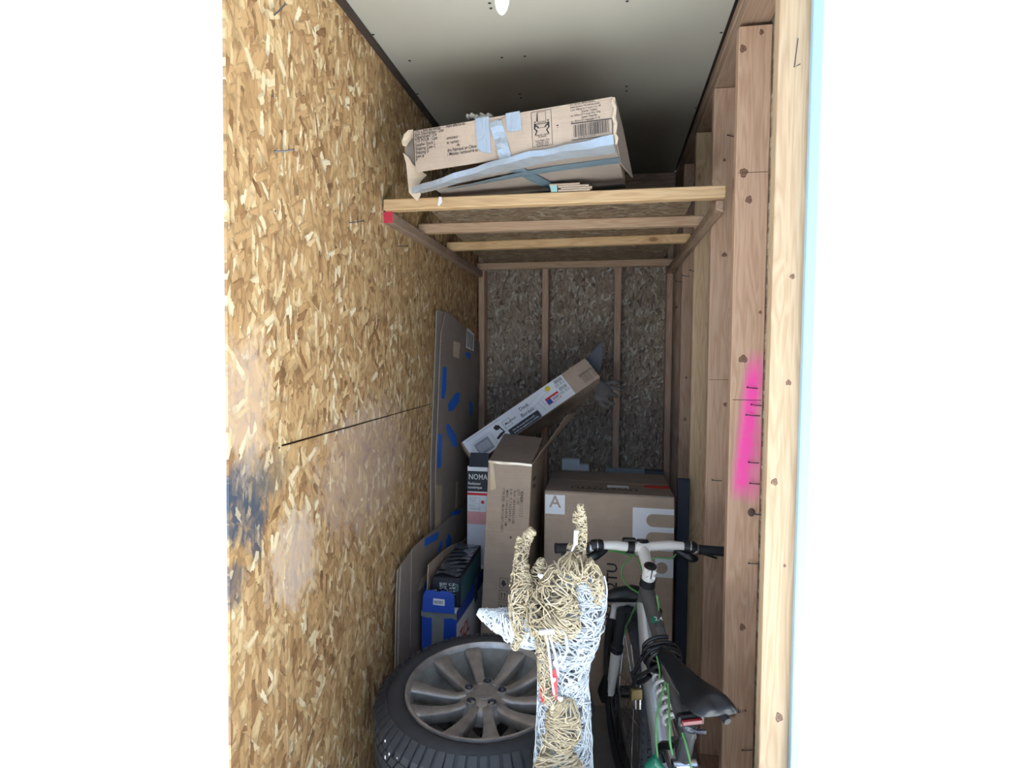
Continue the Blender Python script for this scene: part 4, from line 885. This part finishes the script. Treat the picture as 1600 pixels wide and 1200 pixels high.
# ================================================================== BICYCLE
BO = V((.068, 2.046, 0)); BA, BLn = .205, .0267
b_d = V((-math.sin(BA), math.cos(BA), 0)); r0 = V((math.cos(BA), math.sin(BA), 0)); z_ = V((0, 0, 1))
b_u = r0*math.sin(BLn) + z_*math.cos(BLn); b_r = r0*math.cos(BLn) - z_*math.sin(BLn)
def B(s_, h, w_=0.): return BO + b_d*s_ + b_u*(h+.001) + b_r*w_
bk = thing('bicycle', 'grey and white mountain bicycle with black saddle leaning against the right studs', 'bicycle', B(-.5, 0))
def bpart(mb, name, mat, parent=None, **k): return mb.build(name, mat, parent or bk, smooth=True, **k)
def bike_wheel(s0):
    RW = .304
    F = Fr(B(s0, RW), b_d, b_u, b_r)
    g_ = bpart(MB().lathe(F, [(RW-.050, -.014), (RW-.035, -.024), (RW-.018, -.026), (RW-.007, -.018), (RW-.004, 0), (RW-.007, .018), (RW-.018, .026), (RW-.035, .024), (RW-.050, .014)], 64), 'tire', M_rubber)
    mb = MB()
    for i in range(72):
        a = 2*PI*i/72
        for z0, z1, o in ((-.006, .006, 0), (-.022, -.010, .5), (.010, .022, .5)):
            aa = a + o*2*PI/72; P_ = lambda q, z, r: F.p(r*math.cos(q), r*math.sin(q), z)
            ra = RW-.006-.006*(z0 != -.006); mb.hexa([P_(aa, z0, ra-.004), P_(aa+.05, z0, ra-.004), P_(aa+.05, z1, ra-.004), P_(aa, z1, ra-.004), P_(aa, z0, ra+.006), P_(aa+.05, z0, ra+.006), P_(aa+.05, z1, ra+.006), P_(aa, z1, ra+.006)])
    mb.build('tread_knobs', M_rubber, bk, kind='stuff')
    bpart(MB().lathe(F, [(RW-.050, -.013), (RW-.062, -.011), (RW-.066, 0), (RW-.062, .011), (RW-.050, .013)], 64), 'rim', M_black)
    bpart(MB().tube([F.p(0, 0, -.058), F.p(0, 0, -.034), F.p(0, 0, -.033), F.p(0, 0, .033), F.p(0, 0, .034), F.p(0, 0, .058)], [.009, .009, .020, .020, .009, .009], 16), 'hub', M_black)
    mb = MB()
    for i in range(28):
        a = 2*PI*i/28; sgn = 1 if i % 2 else -1; b_ = a + (1 if (i//2) % 2 else -1)*1.1
        mb.tube([F.p(.018*math.cos(b_), .018*math.sin(b_), sgn*.031), F.p((RW-.064)*math.cos(a), (RW-.064)*math.sin(a), 0)], .0011, 5)
    bpart(mb, 'spokes', M_chrome, kind='stuff')
    # disc brake rotor on the left
    mb = MB(); mb.lathe(F.at(0, 0, -.042), [(.058, -.0009), (.080, -.0009), (.080, .0009), (.058, .0009)], 40, closed_prof=True)
    for i in range(6): a = PI*i/3; mb.box(Fr(F.p(0, 0, -.042), F.x*math.cos(a)+F.y*math.sin(a), F.y*math.cos(a)-F.x*math.sin(a), F.z), .015, .06, -.004, .004, -.0009, .0009)
    bpart(mb, 'brake_rotor', M_steel)
bike_wheel(0.0); bike_wheel(-.985)
# fork: two stanchions and white lowers, boots, crown
ST = lambda t: (-.028-.364*(t-.305), t)      # steering axis: height -> s
for w_ in (-.058, .058):
    o = B(0, .305, w_); top = B(ST(.66)[0]+.03, .66, w_); mid = o.lerp(top, .52)
    bpart(MB().tube([o + b_u*-.012, o, o.lerp(top, .08), mid.lerp(o, .05), mid], [.012, .016, .0155, .019, .019], 16), 'fork_leg', M_bikewhite)
    bpart(MB().tube([mid, mid.lerp(top, .12), mid.lerp(top, .13), mid.lerp(top, .5), top], [.022, .022, .0165, .0165, .0165], 16), 'fork_boot', M_blackmatte)
    bpart(MB().ball(B(0, .305, w_*1.12), .013, 12), 'axle_nut', M_black)
bpart(MB().tube([B(.005, .648, -.078), B(-.01, .662, -.05), B(-.012, .668, 0), B(-.01, .662, .05), B(.005, .648, .078)], [.020, .026, .030, .026, .020], 14), 'fork_crown', M_black)
bpart(MB().tube([B(.010, .565, -.058), B(.03, .60, -.05), B(.045, .615, 0), B(.03, .60, .05), B(.010, .565, .058)], [.012, .012, .014, .012, .012], 10), 'fork_arch', M_bikewhite)
bpart(MB().strip([B(.055+.0*i, .632-.0*i, -.035+.014*i) for i in range(6)], [B(.035, .645, -.035+.014*i) for i in range(6)], (0, 0, 1), .004), 'fork_badge', M_white)
bpart(MB().tube([B(0.02, .26, -.074), B(.01, .30, -.080), B(-.01, .36, -.076)], [.014, .022, .014], 10), 'brake_caliper', M_black)
# head tube, spacer, stem, cap
ht, hb = B(*ST(.775)), B(*ST(.675))
bpart(MB().tube([hb, hb.lerp(ht, .1), hb.lerp(ht, .9), ht], [.026, .023, .023, .026], 20), 'head_tube', M_frame_grey)
bpart(MB().tube([ht, ht.lerp(B(*ST(.80)), 1)], [.0245, .0245], 20), 'headset_spacer', M_black)
sp, sc_ = B(*ST(.80)), B(*ST(.845))
stem = bpart(MB().tube([sp, sc_], [.0215, .0215], 20), 'stem', M_bikewhite)
bar_c = B(-.125, .868, 0)
bpart(MB().tube([sc_.lerp(sp, .55), sc_.lerp(sp, .5).lerp(bar_c, .5), bar_c], [.0195, .0185, .0205], 16), 'stem_arm', M_bikewhite)
bpart(MB().tube([sc_, sc_ + (sc_-sp).normalized()*.004], [.0205, .015], 20), 'top_cap', M_black, stem)
mb = MB()
for q in (-.008, .008):
    for k in (.25, .7): mb.tube([sp.lerp(sc_, k) - b_d*.016 + b_r*q, sp.lerp(sc_, k) - b_d*.026 + b_r*q], .0055, 8)
bpart(mb, 'clamp_bolt', M_bikewhite, stem, kind='stuff')
mb = MB(); mb.tube([sp.lerp(sc_, .15) - b_d*.0225, sp.lerp(sc_, .95) - b_d*.0225], .0018, 6); bpart(mb, 'clamp_slot', M_black, stem)
bpart(MB().tube([bar_c - b_r*.020, bar_c + b_r*.020], [.0225, .0225], 18), 'face_plate', M_bikewhite, stem)
bpart(MB().tube([bar_c + b_u*.016 + b_r*.002 + b_d*.01, bar_c + b_u*.026 + b_r*.002 + b_d*.012], [.026, .020], 6), 'clamp_plate', M_black, stem)
# handlebar
hz = lambda w_: -.030*max(0, w_)**1.0 + .004 + (.012 if abs(w_) < .17 else .004)*min(1, abs(w_)/.1) - (.006 if w_ < 0 else 0)
def HBp(w_, up_=0., fw=0.): return bar_c + b_r*w_ + b_u*(hz(w_)+up_) + b_d*(fw - .10*max(0, abs(w_)-.08))
bpart(MB().tube([HBp(w_) for w_ in (-.29, -.26, -.20, -.17, -.13, -.09, -.04, 0, .04, .09, .13, .17, .20, .26, .29)], [.0112]*3 + [.0115, .0135, .0155, .0158, .0158, .0158, .0155, .0135, .0115] + [.0112]*3, 16), 'handlebar', M_bikewhite)
for sg in (-1, 1):
    g_ = bpart(MB().tube([HBp(sg*w_) for w_ in (.182, .19, .24, .284, .292)], [.0165, .0158, .0155, .0158, .0175], 16), 'grip', M_blackmatte)
    bpart(MB().tube([HBp(sg*.176), HBp(sg*.182)], [.0185, .0185], 16), 'grip_ring', M_chrome, g_)
    sh_ = bpart(MB().tube([HBp(sg*.135), HBp(sg*.142), HBp(sg*.166), HBp(sg*.174)], [.0175, .019, .019, .0175], 16), 'shifter_clamp', M_black)
    bpart(MB().tube([HBp(sg*.154), HBp(sg*.158)], [.0198, .0198], 16), 'clamp_band', M_chrome, sh_)
    mb = MB(); mb.tube(catmull([HBp(sg*.115, -.020, .02), HBp(sg*.14, -.030, .015), HBp(sg*.165, -.040, .005), HBp(sg*.185, -.034, .012)], 5), [.008+.008*math.sin(PI*i/15) for i in range(16)], 10); bpart(mb, 'shifter_pod', M_black, sh_)
    mb = MB(); mb.tube(catmull([HBp(sg*.135, -.012, .02), HBp(sg*.15, -.016, .045), HBp(sg*.20, -.024, .055), HBp(sg*.265, -.040, .050)], 5), [.0095-.0004*i for i in range(16)], 8); bpart(mb, 'brake_lever', M_black)
bpart(MB().tube([HBp(-.052), HBp(-.030)], [.0205, .0205], 16), 'reflector_clamp', M_black)
bpart(MB().box(Fr(HBp(-.041, .012, .004), b_r, b_d, b_u), -.024, .020, -.006, .014, .0, .016), 'reflector_bracket', M_black, bevel=.003)
# frame
seat_cl = B(-.615, .575); BB = B(-.52, .27)
td, tu = B(*ST(.705)), B(*ST(.755))
down = bpart(MB().tube(catmull([td + b_d*-.004, td.lerp(BB, .3) - b_r*.004, td.lerp(BB, .7), BB], 6), [.024+.008*min(1, i/8) for i in range(19)], 18), 'down_tube', M_frame_silver)
topt = bpart(MB().tube(catmull([tu, tu.lerp(seat_cl, .35) - b_u*.008, tu.lerp(seat_cl, .75) - b_u*.018, seat_cl - b_u*.02], 6), [.024-.004*min(1, i/14) for i in range(19)], 18), 'top_tube', M_frame_grey)
seatt = bpart(MB().tube([BB, BB.lerp(seat_cl, .6), seat_cl, seat_cl + (seat_cl-BB).normalized()*.012], [.019, .018, .018, .021], 18), 'seat_tube', M_frame_grey)
bpart(MB().tube([BB - b_r*.037, BB + b_r*.037], .023, 18), 'bottom_bracket', M_black)
ra_ = B(-.985, .304)
for sg in (-1, 1):
    bpart(MB().tube([BB + b_r*.022*sg - b_d*.02, B(-.70, .33, .045*sg), ra_ + b_r*.062*sg], [.014, .013, .011], 12), 'chain_stay', M_frame_grey)
    bpart(MB().tube([B(-.60, .46, .03*sg), B(-.70, .47, .042*sg), ra_ + b_r*.062*sg], [.013, .012, .010], 12), 'seat_stay', M_frame_grey)
bpart(MB().tube([B(-.592, .47, -.03), B(-.592, .47, .03)], .013, 10), 'rocker_pivot', M_chrome)
bpart(MB().tube(catmull([B(-.565, .50, -.028), B(-.53, .475, -.036), B(-.50, .44, -.036), B(-.515, .415, -.030)], 4), [.011]*13, 8), 'rocker_arm', M_black)
bpart(MB().tube([B(-.55, .43, -.02), B(-.48, .45, -.02)], .007, 8), 'rocker_bolt', M_chrome)
# shock with a white coil spring
sa, sb = B(-.36, .615, -.012), B(-.545, .505, -.012)
shk = bpart(MB().tube([sa, sa.lerp(sb, .2), sa.lerp(sb, .22), sa.lerp(sb, .85), sb], [.012, .012, .009, .009, .014], 12), 'shock', M_chrome)
mb = MB(); ax = (sb-sa).normalized(); u_ = ax.orthogonal().normalized(); v_ = ax.cross(u_)
mb.tube([sa.lerp(sb, .15+.65*i/90) + (u_*math.cos(i*.42)+v_*math.sin(i*.42))*.018 for i in range(91)], .0052, 8); bpart(mb, 'coil_spring', M_bikewhite, shk)
# decals on the frame
fr2 = Fr(tu.lerp(seat_cl, .30), b_r, (seat_cl-tu).normalized()*-1, (b_u*.9 - b_d*.35).normalized())
zt_ = .0245
mb = MB(); mb.sheet([fr2.p(-.019, -.012, .018), fr2.p(-.004, -.012, zt_+.0005), fr2.p(-.004, .012, zt_+.0005), fr2.p(-.019, .012, .018)], fr2.z, .0006); bpart(mb, 'green_decal', M_greenpaint, topt)
mb = MB(); mb.text(fr2.p(-.012, -.008, zt_+.002), fr2.x, fr2.y, '2.4', .020); bpart(mb, 'number_decal', M_white, topt)
mb = MB()
for k in range(5): mb.tube([fr2.p(-.012+.006*k, -.03, .0225+.002*(1-abs(k-2)/2)), fr2.p(-.010+.005*k, -.19, .0205+.002*(1-abs(k-2)/2))], .0005, 4)
bpart(mb, 'pinstripe', M_greyprint, topt, kind='stuff')
# crank and pedals
bpart(MB().lathe(Fr(BB + b_r*.045, b_d, b_u, b_r), [(.05, -.002), (.078, -.002), (.078, .002), (.05, .002)], 32, closed_prof=True), 'chain_ring', M_black)
for sg, dd in ((1, 1), (-1, -1)):
    bpart(MB().tube([BB + b_r*.05*sg, BB + b_r*.062*sg + b_d*.12*dd - b_u*.09*dd], [.014, .011], 10), 'crank_arm', M_black)
    pc = BB + b_r*.11*sg + b_d*.12*dd - b_u*.09*dd; MB().box(Fr(pc, b_r, b_d, b_u), -.045, .045, -.04, .04, -.012, .012).build('pedal', M_black, bk, bevel=.004)
# seat post, saddle
s_top = B(-.655, .675)
bpart(MB().tube([seat_cl.lerp(BB, .2), seat_cl, s_top], [.0135, .0135, .0135], 16), 'seat_post', M_black)
bpart(MB().tube([seat_cl + b_u*.002, seat_cl + b_u*.024 - b_d*.004], [.019, .019], 16), 'seat_collar', M_chrome)
bpart(MB().tube([seat_cl + b_u*.015 - b_d*.02, seat_cl + b_u*.015 - b_d*.028 + b_r*.012, seat_cl + b_u*.013 - b_d*.024 + b_r*.030], [.005, .005, .007], 8), 'quick_release', M_steel)
SA = .37   # the saddle is twisted to the right
s_d = (b_d*math.cos(SA-.2) - b_r*math.sin(SA-.2)); s_r = (b_r*math.cos(SA-.2) + b_d*math.sin(SA-.2)); s_n = s_d.cross(s_r)*-1
s_n = b_u if s_n.dot(b_u) < .5 else s_n
SF = Fr(B(-.588, .700, .006), s_r, s_d, b_u)
secs = []   # along s_d: (y, half width, crown height, edge drop)
for y, hw_, cz, ez in ((.165, .004, -.012, -.022), (.158, .014, -.004, -.026), (.130, .020, .004, -.034), (.07, .024, .007, -.036), (.01, .034, .006, -.036), (-.035, .048, .008, -.036), (-.075, .061, .016, -.030), (-.105, .064, .018, -.026), (-.128, .056, .012, -.024), (-.138, .040, .002, -.022)):
    secs.append([SF.p(hw_*x, y + (-.0 if abs(x) < .5 else .0) - (.018*(abs(x) < .35) * (-1 if y < -.12 else 0)), cz + (ez-cz)*abs(x)**2.6) for x in (-1, -.93, -.75, -.5, -.25, 0, .25, .5, .75, .93, 1)])
k = 11; vs = [p for r_ in secs for p in r_]; fs = []
for i in range(len(secs)-1):
    for j in range(k-1): fs.append((i*k+j, i*k+j+1, (i+1)*k+j+1, (i+1)*k+j))
    fs.append(((i+1)*k, i*k, i*k+k-1, (i+1)*k+k-1))
fs += [tuple(range(k)), tuple(range((len(secs)-1)*k, len(secs)*k))[::-1]]
sd_ = bpart(MB().add(vs, fs), 'saddle', M_saddle, angle=75)
sub = sd_.modifiers.new('smooth', 'SUBSURF'); sub.levels = 2; sub.render_levels = 2
mb = MB()
for sg in (-1, 1): mb.tube(catmull([SF.p(.016*sg, .12, -.028), SF.p(.022*sg, .04, -.048), SF.p(.022*sg, -.05, -.048), SF.p(.04*sg, -.11, -.026)], 5), .0035, 8)
bpart(mb, 'saddle_rail', M_chrome, sd_, kind='stuff')
bpart(MB().tube([SF.p(-.03, -.02, -.046), SF.p(.03, -.02, -.046)], .015, 12), 'saddle_clamp', M_black)
bpart(MB().tube([SF.p(.014, -.122, -.024), SF.p(.016, -.144, -.030)], [.011, .009], 10), 'saddle_bumper', M_black, sd_)
# rear reflector on its bracket
rc = B(-.668, .640, -.022); RFm = Fr(rc, s_r, s_d, b_u)
MB().box(RFm, -.028, .026, -.020, -.012, -.006, .008).build('rear_reflector', M_redlens, bk, bevel=.003)
MB().box(RFm, -.032, .036, -.012, .008, -.014, .014).build('reflector_housing', M_black, bk, bevel=.004)
# cables
def cable(pts, r=.0028, name='cable', mat=None, k=8): return bpart(MB().tube(catmull(pts, k), r, 8), name, mat or M_cable)
Yb = 1.90
q = lambda px, py, Y: at(px, py, Y=Y)
cable([HBp(-.115, -.024, .03), q(985, 864, 1.96), q(999, 880, 2.0), q(1004, 905, 1.97), q(998, 928, 1.93), q(1005, 945, 1.90), q(1021, 948, 1.83)])
cable([HBp(-.125, -.026, .035), q(985, 868, 2.0), q(974, 882, 2.02), q(972, 900, 2.0), q(982, 916, 1.96), q(1000, 928, 1.90), q(1013, 936, 1.84), q(1019, 943, 1.82)])
cable([HBp(-.10, -.022, .03), q(1000, 866, 1.98), q(1009, 882, 1.97), q(1008, 905, 1.94), q(998, 935, 1.95), q(985, 965, 1.97), q(970, 1005, 1.99), q(960, 1045, 2.0), q(956, 1078, 2.02)])
cable([HBp(.13, -.022, .03), q(1050, 872, 1.98), q(1025, 872, 1.99), q(1010, 878, 1.99), q(1003, 900, 1.95)])
cable([q(1026, 930, 1.79), q(1029, 950, 1.78), q(1027, 975, 1.74)])
tb = tu.lerp(seat_cl, .62)
cable([q(1026, 1025, 1.60), q(1030, 1045, 1.57), q(1031, 1062, 1.545)], .0022)
cable([q(1040, 1066, 1.53), q(1034, 1085, 1.50), q(1027, 1115, 1.46), q(1025, 1150, 1.43), q(1027, 1190, 1.40), q(1024, 1235, 1.38)])
cable([q(1043, 1068, 1.53), q(1045, 1095, 1.49), q(1046, 1130, 1.44), q(1047, 1160, 1.42), q(1051, 1180, 1.41)])
cable([q(1066, 1145, 1.44), q(1072, 1165, 1.42), q(1079, 1195, 1.40), q(1085, 1240, 1.38)])
bpart(MB().tube([q(1012, 1200, 1.40), q(1022, 1190, 1.40), q(1034, 1205, 1.40)], [.012, .018, .012], 10), 'frame_gusset', M_greenpaint)

# cable lock wound round the top tube
lk = thing('cable_lock', 'coiled black cable lock with small brass padlock hung on the bicycle top tube', 'lock', tu.lerp(seat_cl, .42))
ax = (seat_cl-tu).normalized(); cc = tu.lerp(seat_cl, .50) - b_u*.014 - b_r*.008
u_ = b_r; v_ = ax.cross(u_).normalized(); mb = MB(); pts = []
for i in range(141):
    a = i*2*PI/36 + 1.2; pts.append(cc + ax*(-.030+.060*i/140) + (u_*(.048+.004*math.sin(i*.31))*math.cos(a) + v_*(.040+.004*math.cos(i*.23))*math.sin(a)))
pts += [pts[-1]*.5 + V(q(1000, 1045, 1.62))*.5, V(q(992, 1060, 1.66)), V(q(989, 1075, 1.68))]
mb.tube(pts, .0058, 8); mb.build('cable', M_black, lk, smooth=True)
mb = MB(); mb.tube(catmull([q(988, 1050, 1.68), q(996, 1066, 1.68), q(1008, 1062, 1.66), q(1016, 1055, 1.65)], 5), .0075, 8); mb.tube(catmull([q(1004, 1025, 1.66), q(996, 1040, 1.67), q(990, 1056, 1.68), q(994, 1072, 1.68)], 5), .006, 8); mb.build('cable_end', M_black, lk, smooth=True)
pk = Fr(q(994, 1082, 1.68), (.9, .3, 0), (-.3, .9, 0), (0, 0, 1))
pb = MB().box(pk, -.019, .019, -.008, .008, -.022, .014).build('padlock_body', M_brass, lk, bevel=.003)
MB().tube(catmull([pk.p(-.012, 0, .012), pk.p(-.012, 0, .03), pk.p(0, 0, .04), pk.p(.012, 0, .03), pk.p(.012, 0, .012)], 4), .0028, 8).build('shackle', M_chrome, lk, smooth=True)
mb = MB(); mb.box(pk, .006, .012, -.012, -.0105, -.046, -.016); mb.build('key', M_chrome, lk, bevel=.0004)
MB().box(pk, -.008, -.003, -.012, -.0105, -.044, -.016).build('key', M_chrome, lk, bevel=.0004)

# ================================================================== STRAND REINDEER DECORATION
YD = 1.40
D = lambda px, py, d=0.: at(px, py, Y=YD+d)
dr_ = thing('reindeer_decoration', 'white and champagne strand reindeer lawn decoration with antlers standing before the wheels', 'decoration', (-.10, 1.40, 0))
def wrap(mb, stations, n, r, seed, turns=(.15, .9), span=(.10, .5), jit=.05, sides=4, steps=22, waver=.35, loop=.02):
    """random strands wound over a tube of elliptical stations (centre, half width x, half depth y)"""
    rng = random.Random(seed); S_ = stations
    k = len(S_)-1
    cs = [V(s_[0]) for s_ in S_]
    def pt(t, a, rr):
        t = max(0, min(.9999, t)); i = int(t*k); fr_ = t*k-i; fr_s = fr_
        c = cs[i].lerp(cs[i+1], fr_s); rx = S_[i][1]*(1-fr_)+S_[i+1][1]*fr_; ry = S_[i][2]*(1-fr_)+S_[i+1][2]*fr_
        ax_ = (cs[min(i+1, k)]-cs[i]).normalized()
        ux_ = V((1, 0, 0)) - ax_*ax_.x; ux_ = ux_.normalized() if ux_.length > .3 else V((0, 0, 1)) - ax_*ax_.z
        ux_.normalize(); uy_ = ax_.cross(ux_)
        return c + ux_*(rx*rr*math.cos(a)) + uy_*(ry*rr*math.sin(a))
    for _ in range(n):
        t0 = rng.uniform(-.05, 1); a0_ = rng.uniform(0, 2*PI); dt = rng.uniform(*span)*rng.choice((-1, 1)); da = 2*PI*rng.uniform(*turns)*rng.choice((-1, 1)); rr = 1+rng.uniform(-jit*1.6, jit)
        ph = rng.uniform(0, 6); fq_ = rng.uniform(3, 7)
        pts = []
        for i in range(steps+1):
            u = i/steps; t = t0+dt*u
            if t < 0: t = -t
            if t > 1: t = 2-t
            pts.append(pt(t + loop*math.cos(ph+fq_*2.2*u), a0_+da*u+waver*math.sin(ph+fq_*2.2*u), rr + jit*.6*math.sin(ph*2+9*u)))
        mb.tube(pts, r, sides, cap=False)
# neck and head back: white
def ns(px, py, hw_, d=0., ry=None): c = D(px, py, d); return (c, hw_/645., (ry if ry else hw_*.8)/645.)
mb = MB()
wrap(mb, [ns(878, 1330, 60), ns(880, 1240, 50), ns(880, 1190, 46), ns(881, 1120, 41), ns(880, 1060, 39), ns(880, 1010, 42)], 260, .0015, 1, span=(.15, .5))
wrap(mb, [ns(878, 1030, 42), ns(888, 990, 48), ns(900, 950, 48), ns(912, 915, 36), ns(922, 895, 22)], 200, .0015, 2, turns=(.2, .7), span=(.2, .7))
wrap(mb, [ns(918, 1010, 14, .02), ns(922, 975, 18, .02), ns(928, 940, 17, .02), ns(934, 915, 10, .02), ns(937, 900, 5, .02)], 110, .0015, 22, turns=(.2, .8), span=(.2, .6))
mb.build('neck', M_strand, dr_, smooth=True)
mb = MB()   # muzzle pointing left
wrap(mb, [ns(868, 978, 32), ns(840, 977, 35), ns(810, 977, 32, -.01), ns(780, 969, 22, -.02), ns(758, 961, 11, -.03), ns(747, 956, 5, -.03)], 190, .0015, 3, turns=(.2, .8), span=(.15, .6))
mb.build('muzzle', M_strand, dr_, smooth=True)
mb = MB(); rng = random.Random(8)
for i in range(26):  # loose loops under the chin
    x0 = rng.uniform(792, 838); mb.tube(catmull([D(x0+rng.uniform(-14, 14), rng.uniform(955, 985), -.05), D(x0+rng.uniform(-14, 6), rng.uniform(985, 1012), -.055), D(x0+rng.uniform(5, 22), rng.uniform(985, 1008), -.05), D(x0+rng.uniform(10, 34), rng.uniform(955, 985), -.045)], 5), .0019, 5, cap=False)
mb.build('loose_loops', M_strand, dr_, smooth=True, kind='stuff')
# champagne mane, forehead and scarf
mb = MB()
wrap(mb, [ns(846, 992, 16, -.05), ns(850, 968, 26, -.05), ns(862, 935, 30, -.045), ns(878, 906, 28, -.04), ns(894, 888, 22, -.035), ns(910, 884, 18, -.03), ns(924, 898, 14, -.03), ns(932, 920, 11, -.03), ns(933, 946, 5, -.03)], 165, .0017, 4, turns=(.1, .7), span=(.06, .3), jit=.12)
wrap(mb, [ns(858, 985, 24, -.06), ns(872, 970, 24, -.06), ns(884, 955, 18, -.06)], 60, .0017, 14, jit=.12)
mb.build('forehead', M_gold, dr_, smooth=True)
mb = MB(); wrap(mb, [ns(878, 925, 16, -.06), ns(886, 950, 17, -.065), ns(893, 975, 15, -.07), ns(890, 996, 6, -.07)], 70, .0017, 5, jit=.1); mb.build('ear', M_gold, dr_, smooth=True)
mb = MB(); wrap(mb, [ns(846, 990, 9, -.055), ns(848, 1020, 10, -.06), ns(853, 1060, 11, -.062), ns(862, 1100, 12, -.062)], 70, .0016, 6, jit=.12)
mb.build('scarf_tail', M_gold, dr_, smooth=True)
mb = MB(); wrap(mb, [ns(868, 1098, 12, -.055, 8), ns(880, 1112, 24, -.06, 10), ns(880, 1140, 26, -.06, 10), ns(868, 1170, 22, -.065, 10), ns(872, 1200, 40, -.07, 12), ns(878, 1250, 48, -.07, 14)], 150, .0017, 7, turns=(.3, 1.1), span=(.06, .3), jit=.1)
mb.build('fur_trim', M_gold, dr_, smooth=True)
# antlers
def antler(chains, seed, extra=1.0):
    mb = MB()
    for j, (st_, n) in enumerate(chains): wrap(mb, [ns(*a) for a in st_], int(n*.55), .0016, seed*10+j, turns=(.2, .9), span=(.06, .3), jit=.12, waver=.4)
    return mb.build('antler', M_gold, dr_, smooth=True)
antler([([(812, 1000, 5, -.05), (806, 960, 11, -.05), (816, 925, 19, -.04), (813, 895, 13, -.03), (815, 870, 10, -.02), (819, 850, 9), (826, 836, 8), (833, 828, 7)], 270),
        ([(830, 935, 14, -.03), (836, 905, 10, -.02), (842, 885, 8, -.02), (846, 874, 5, -.02)], 100), ([(846, 874, 4, -.02), (851, 884, 4, -.02), (850, 898, 4, -.02)], 30), ([(808, 870, 4, -.02), (809, 850, 4, -.02), (812, 838, 3, -.02)], 24),
        ([(838, 935, 20, -.03), (828, 960, 17, -.04), (812, 988, 9, -.05), (803, 1014, 5, -.055)], 100)], 2)
antler([([(905, 880, 12, .0), (906, 858, 9), (909, 830, 8), (908, 805, 7), (907, 788, 4)], 190), ([(891, 880, 6, .0), (890, 862, 5), (892, 850, 4)], 50), ([(899, 816, 4), (898, 806, 3), (901, 798, 3)], 24)], 3)
# wire frame, white tie bulbs, cord, red label
mb = MB()
for pts in ([(835, 1200), (840, 1100), (842, 1020), (850, 985)], [(926, 1200), (921, 1100), (918, 1035), (936, 985), (948, 930), (944, 900)]): mb.tube(catmull([D(a, b) for a, b in pts], 5), .0022, 6)
mb.build('wire_frame', M_strand, dr_, smooth=True, kind='stuff')
mb = MB()
for px, py, d in ((842, 898, -.075), (777, 975, -.05), (862, 1060, -.075), (889, 1062, -.07), (897, 1072, -.07), (878, 1040, -.075), (860, 990, -.08), (873, 1090, -.07), (905, 1015, -.06)): mb.tube([D(px, py, d), D(px+4, py+3, d-.006)], [.0045, .0055], 8)
mb.build('led_bulb', M_whitebox, dr_, smooth=True, kind='stuff')
mb = MB()
for pts in ([(846, 985), (862, 988), (876, 985), (884, 992)], [(852, 986), (858, 1020), (862, 1060), (866, 1085)], [(856, 986), (868, 1025), (872, 1055)], [(884, 992), (886, 1015), (878, 1035), (870, 1042), (866, 1034), (876, 1026)], [(899, 850), (900, 838), (904, 830)], [(893, 862), (898, 850), (900, 840)]):
    mb.tube(catmull([D(a, b, -.085 if b > 900 else -.02) for a, b in pts], 6), .0026, 6)
mb.tube([D(843, 988, -.09), D(866, 986, -.092)], [.006, .007], 8); mb.tube([D(899, 851, -.02), D(900, 829, -.02)], [.005, .005], 8)
mb.build('cord', M_whitebox, dr_, smooth=True, kind='stuff')
mb = MB(); mb.strip([D(864, 1046, -.07), D(862, 1065, -.074), D(863, 1088, -.072), D(867, 1094, -.07)], [D(872, 1047, -.066), D(871, 1066, -.07), D(870, 1086, -.07), D(869, 1095, -.069)], (0, -1, 0), .0006); mb.build('red_label', M_redtag, dr_)
mb = MB(); mb.strip([D(844, 1060, -.06), D(843, 1078, -.062), D(846, 1098, -.06)], [D(852, 1066, -.072), D(850, 1080, -.076), D(851, 1096, -.072)], (0, -1, 0), .0006); mb.build('red_label', M_redtag, dr_)
# body, legs and feet below the picture
mb = MB(); wrap(mb, [((-.10, 1.43, .40), .085, .075), ((-.09, 1.34, .43), .095, .085), ((-.08, 1.18, .43), .09, .085), ((-.07, 1.06, .42), .06, .06)], 150, .0018, 12, turns=(.3, 1), span=(.2, .6)); mb.build('body', M_strand, dr_, smooth=True)
for (x, y) in ((-.15, 1.40), (-.05, 1.40), (-.12, 1.09), (-.03, 1.09)):
    mb = MB(); wrap(mb, [((x, y, .42), .03, .03), ((x, y+.005, .25), .017, .017), ((x, y, .10), .013, .013), ((x, y-.004, .008), .016, .016)], 40, .0018, int(x*1000) % 97, turns=(.3, 1), span=(.3, .9)); mb.tube([(x, y, .42), (x, y, .002)], .003, 6); mb.build('leg', M_strand, dr_, smooth=True)

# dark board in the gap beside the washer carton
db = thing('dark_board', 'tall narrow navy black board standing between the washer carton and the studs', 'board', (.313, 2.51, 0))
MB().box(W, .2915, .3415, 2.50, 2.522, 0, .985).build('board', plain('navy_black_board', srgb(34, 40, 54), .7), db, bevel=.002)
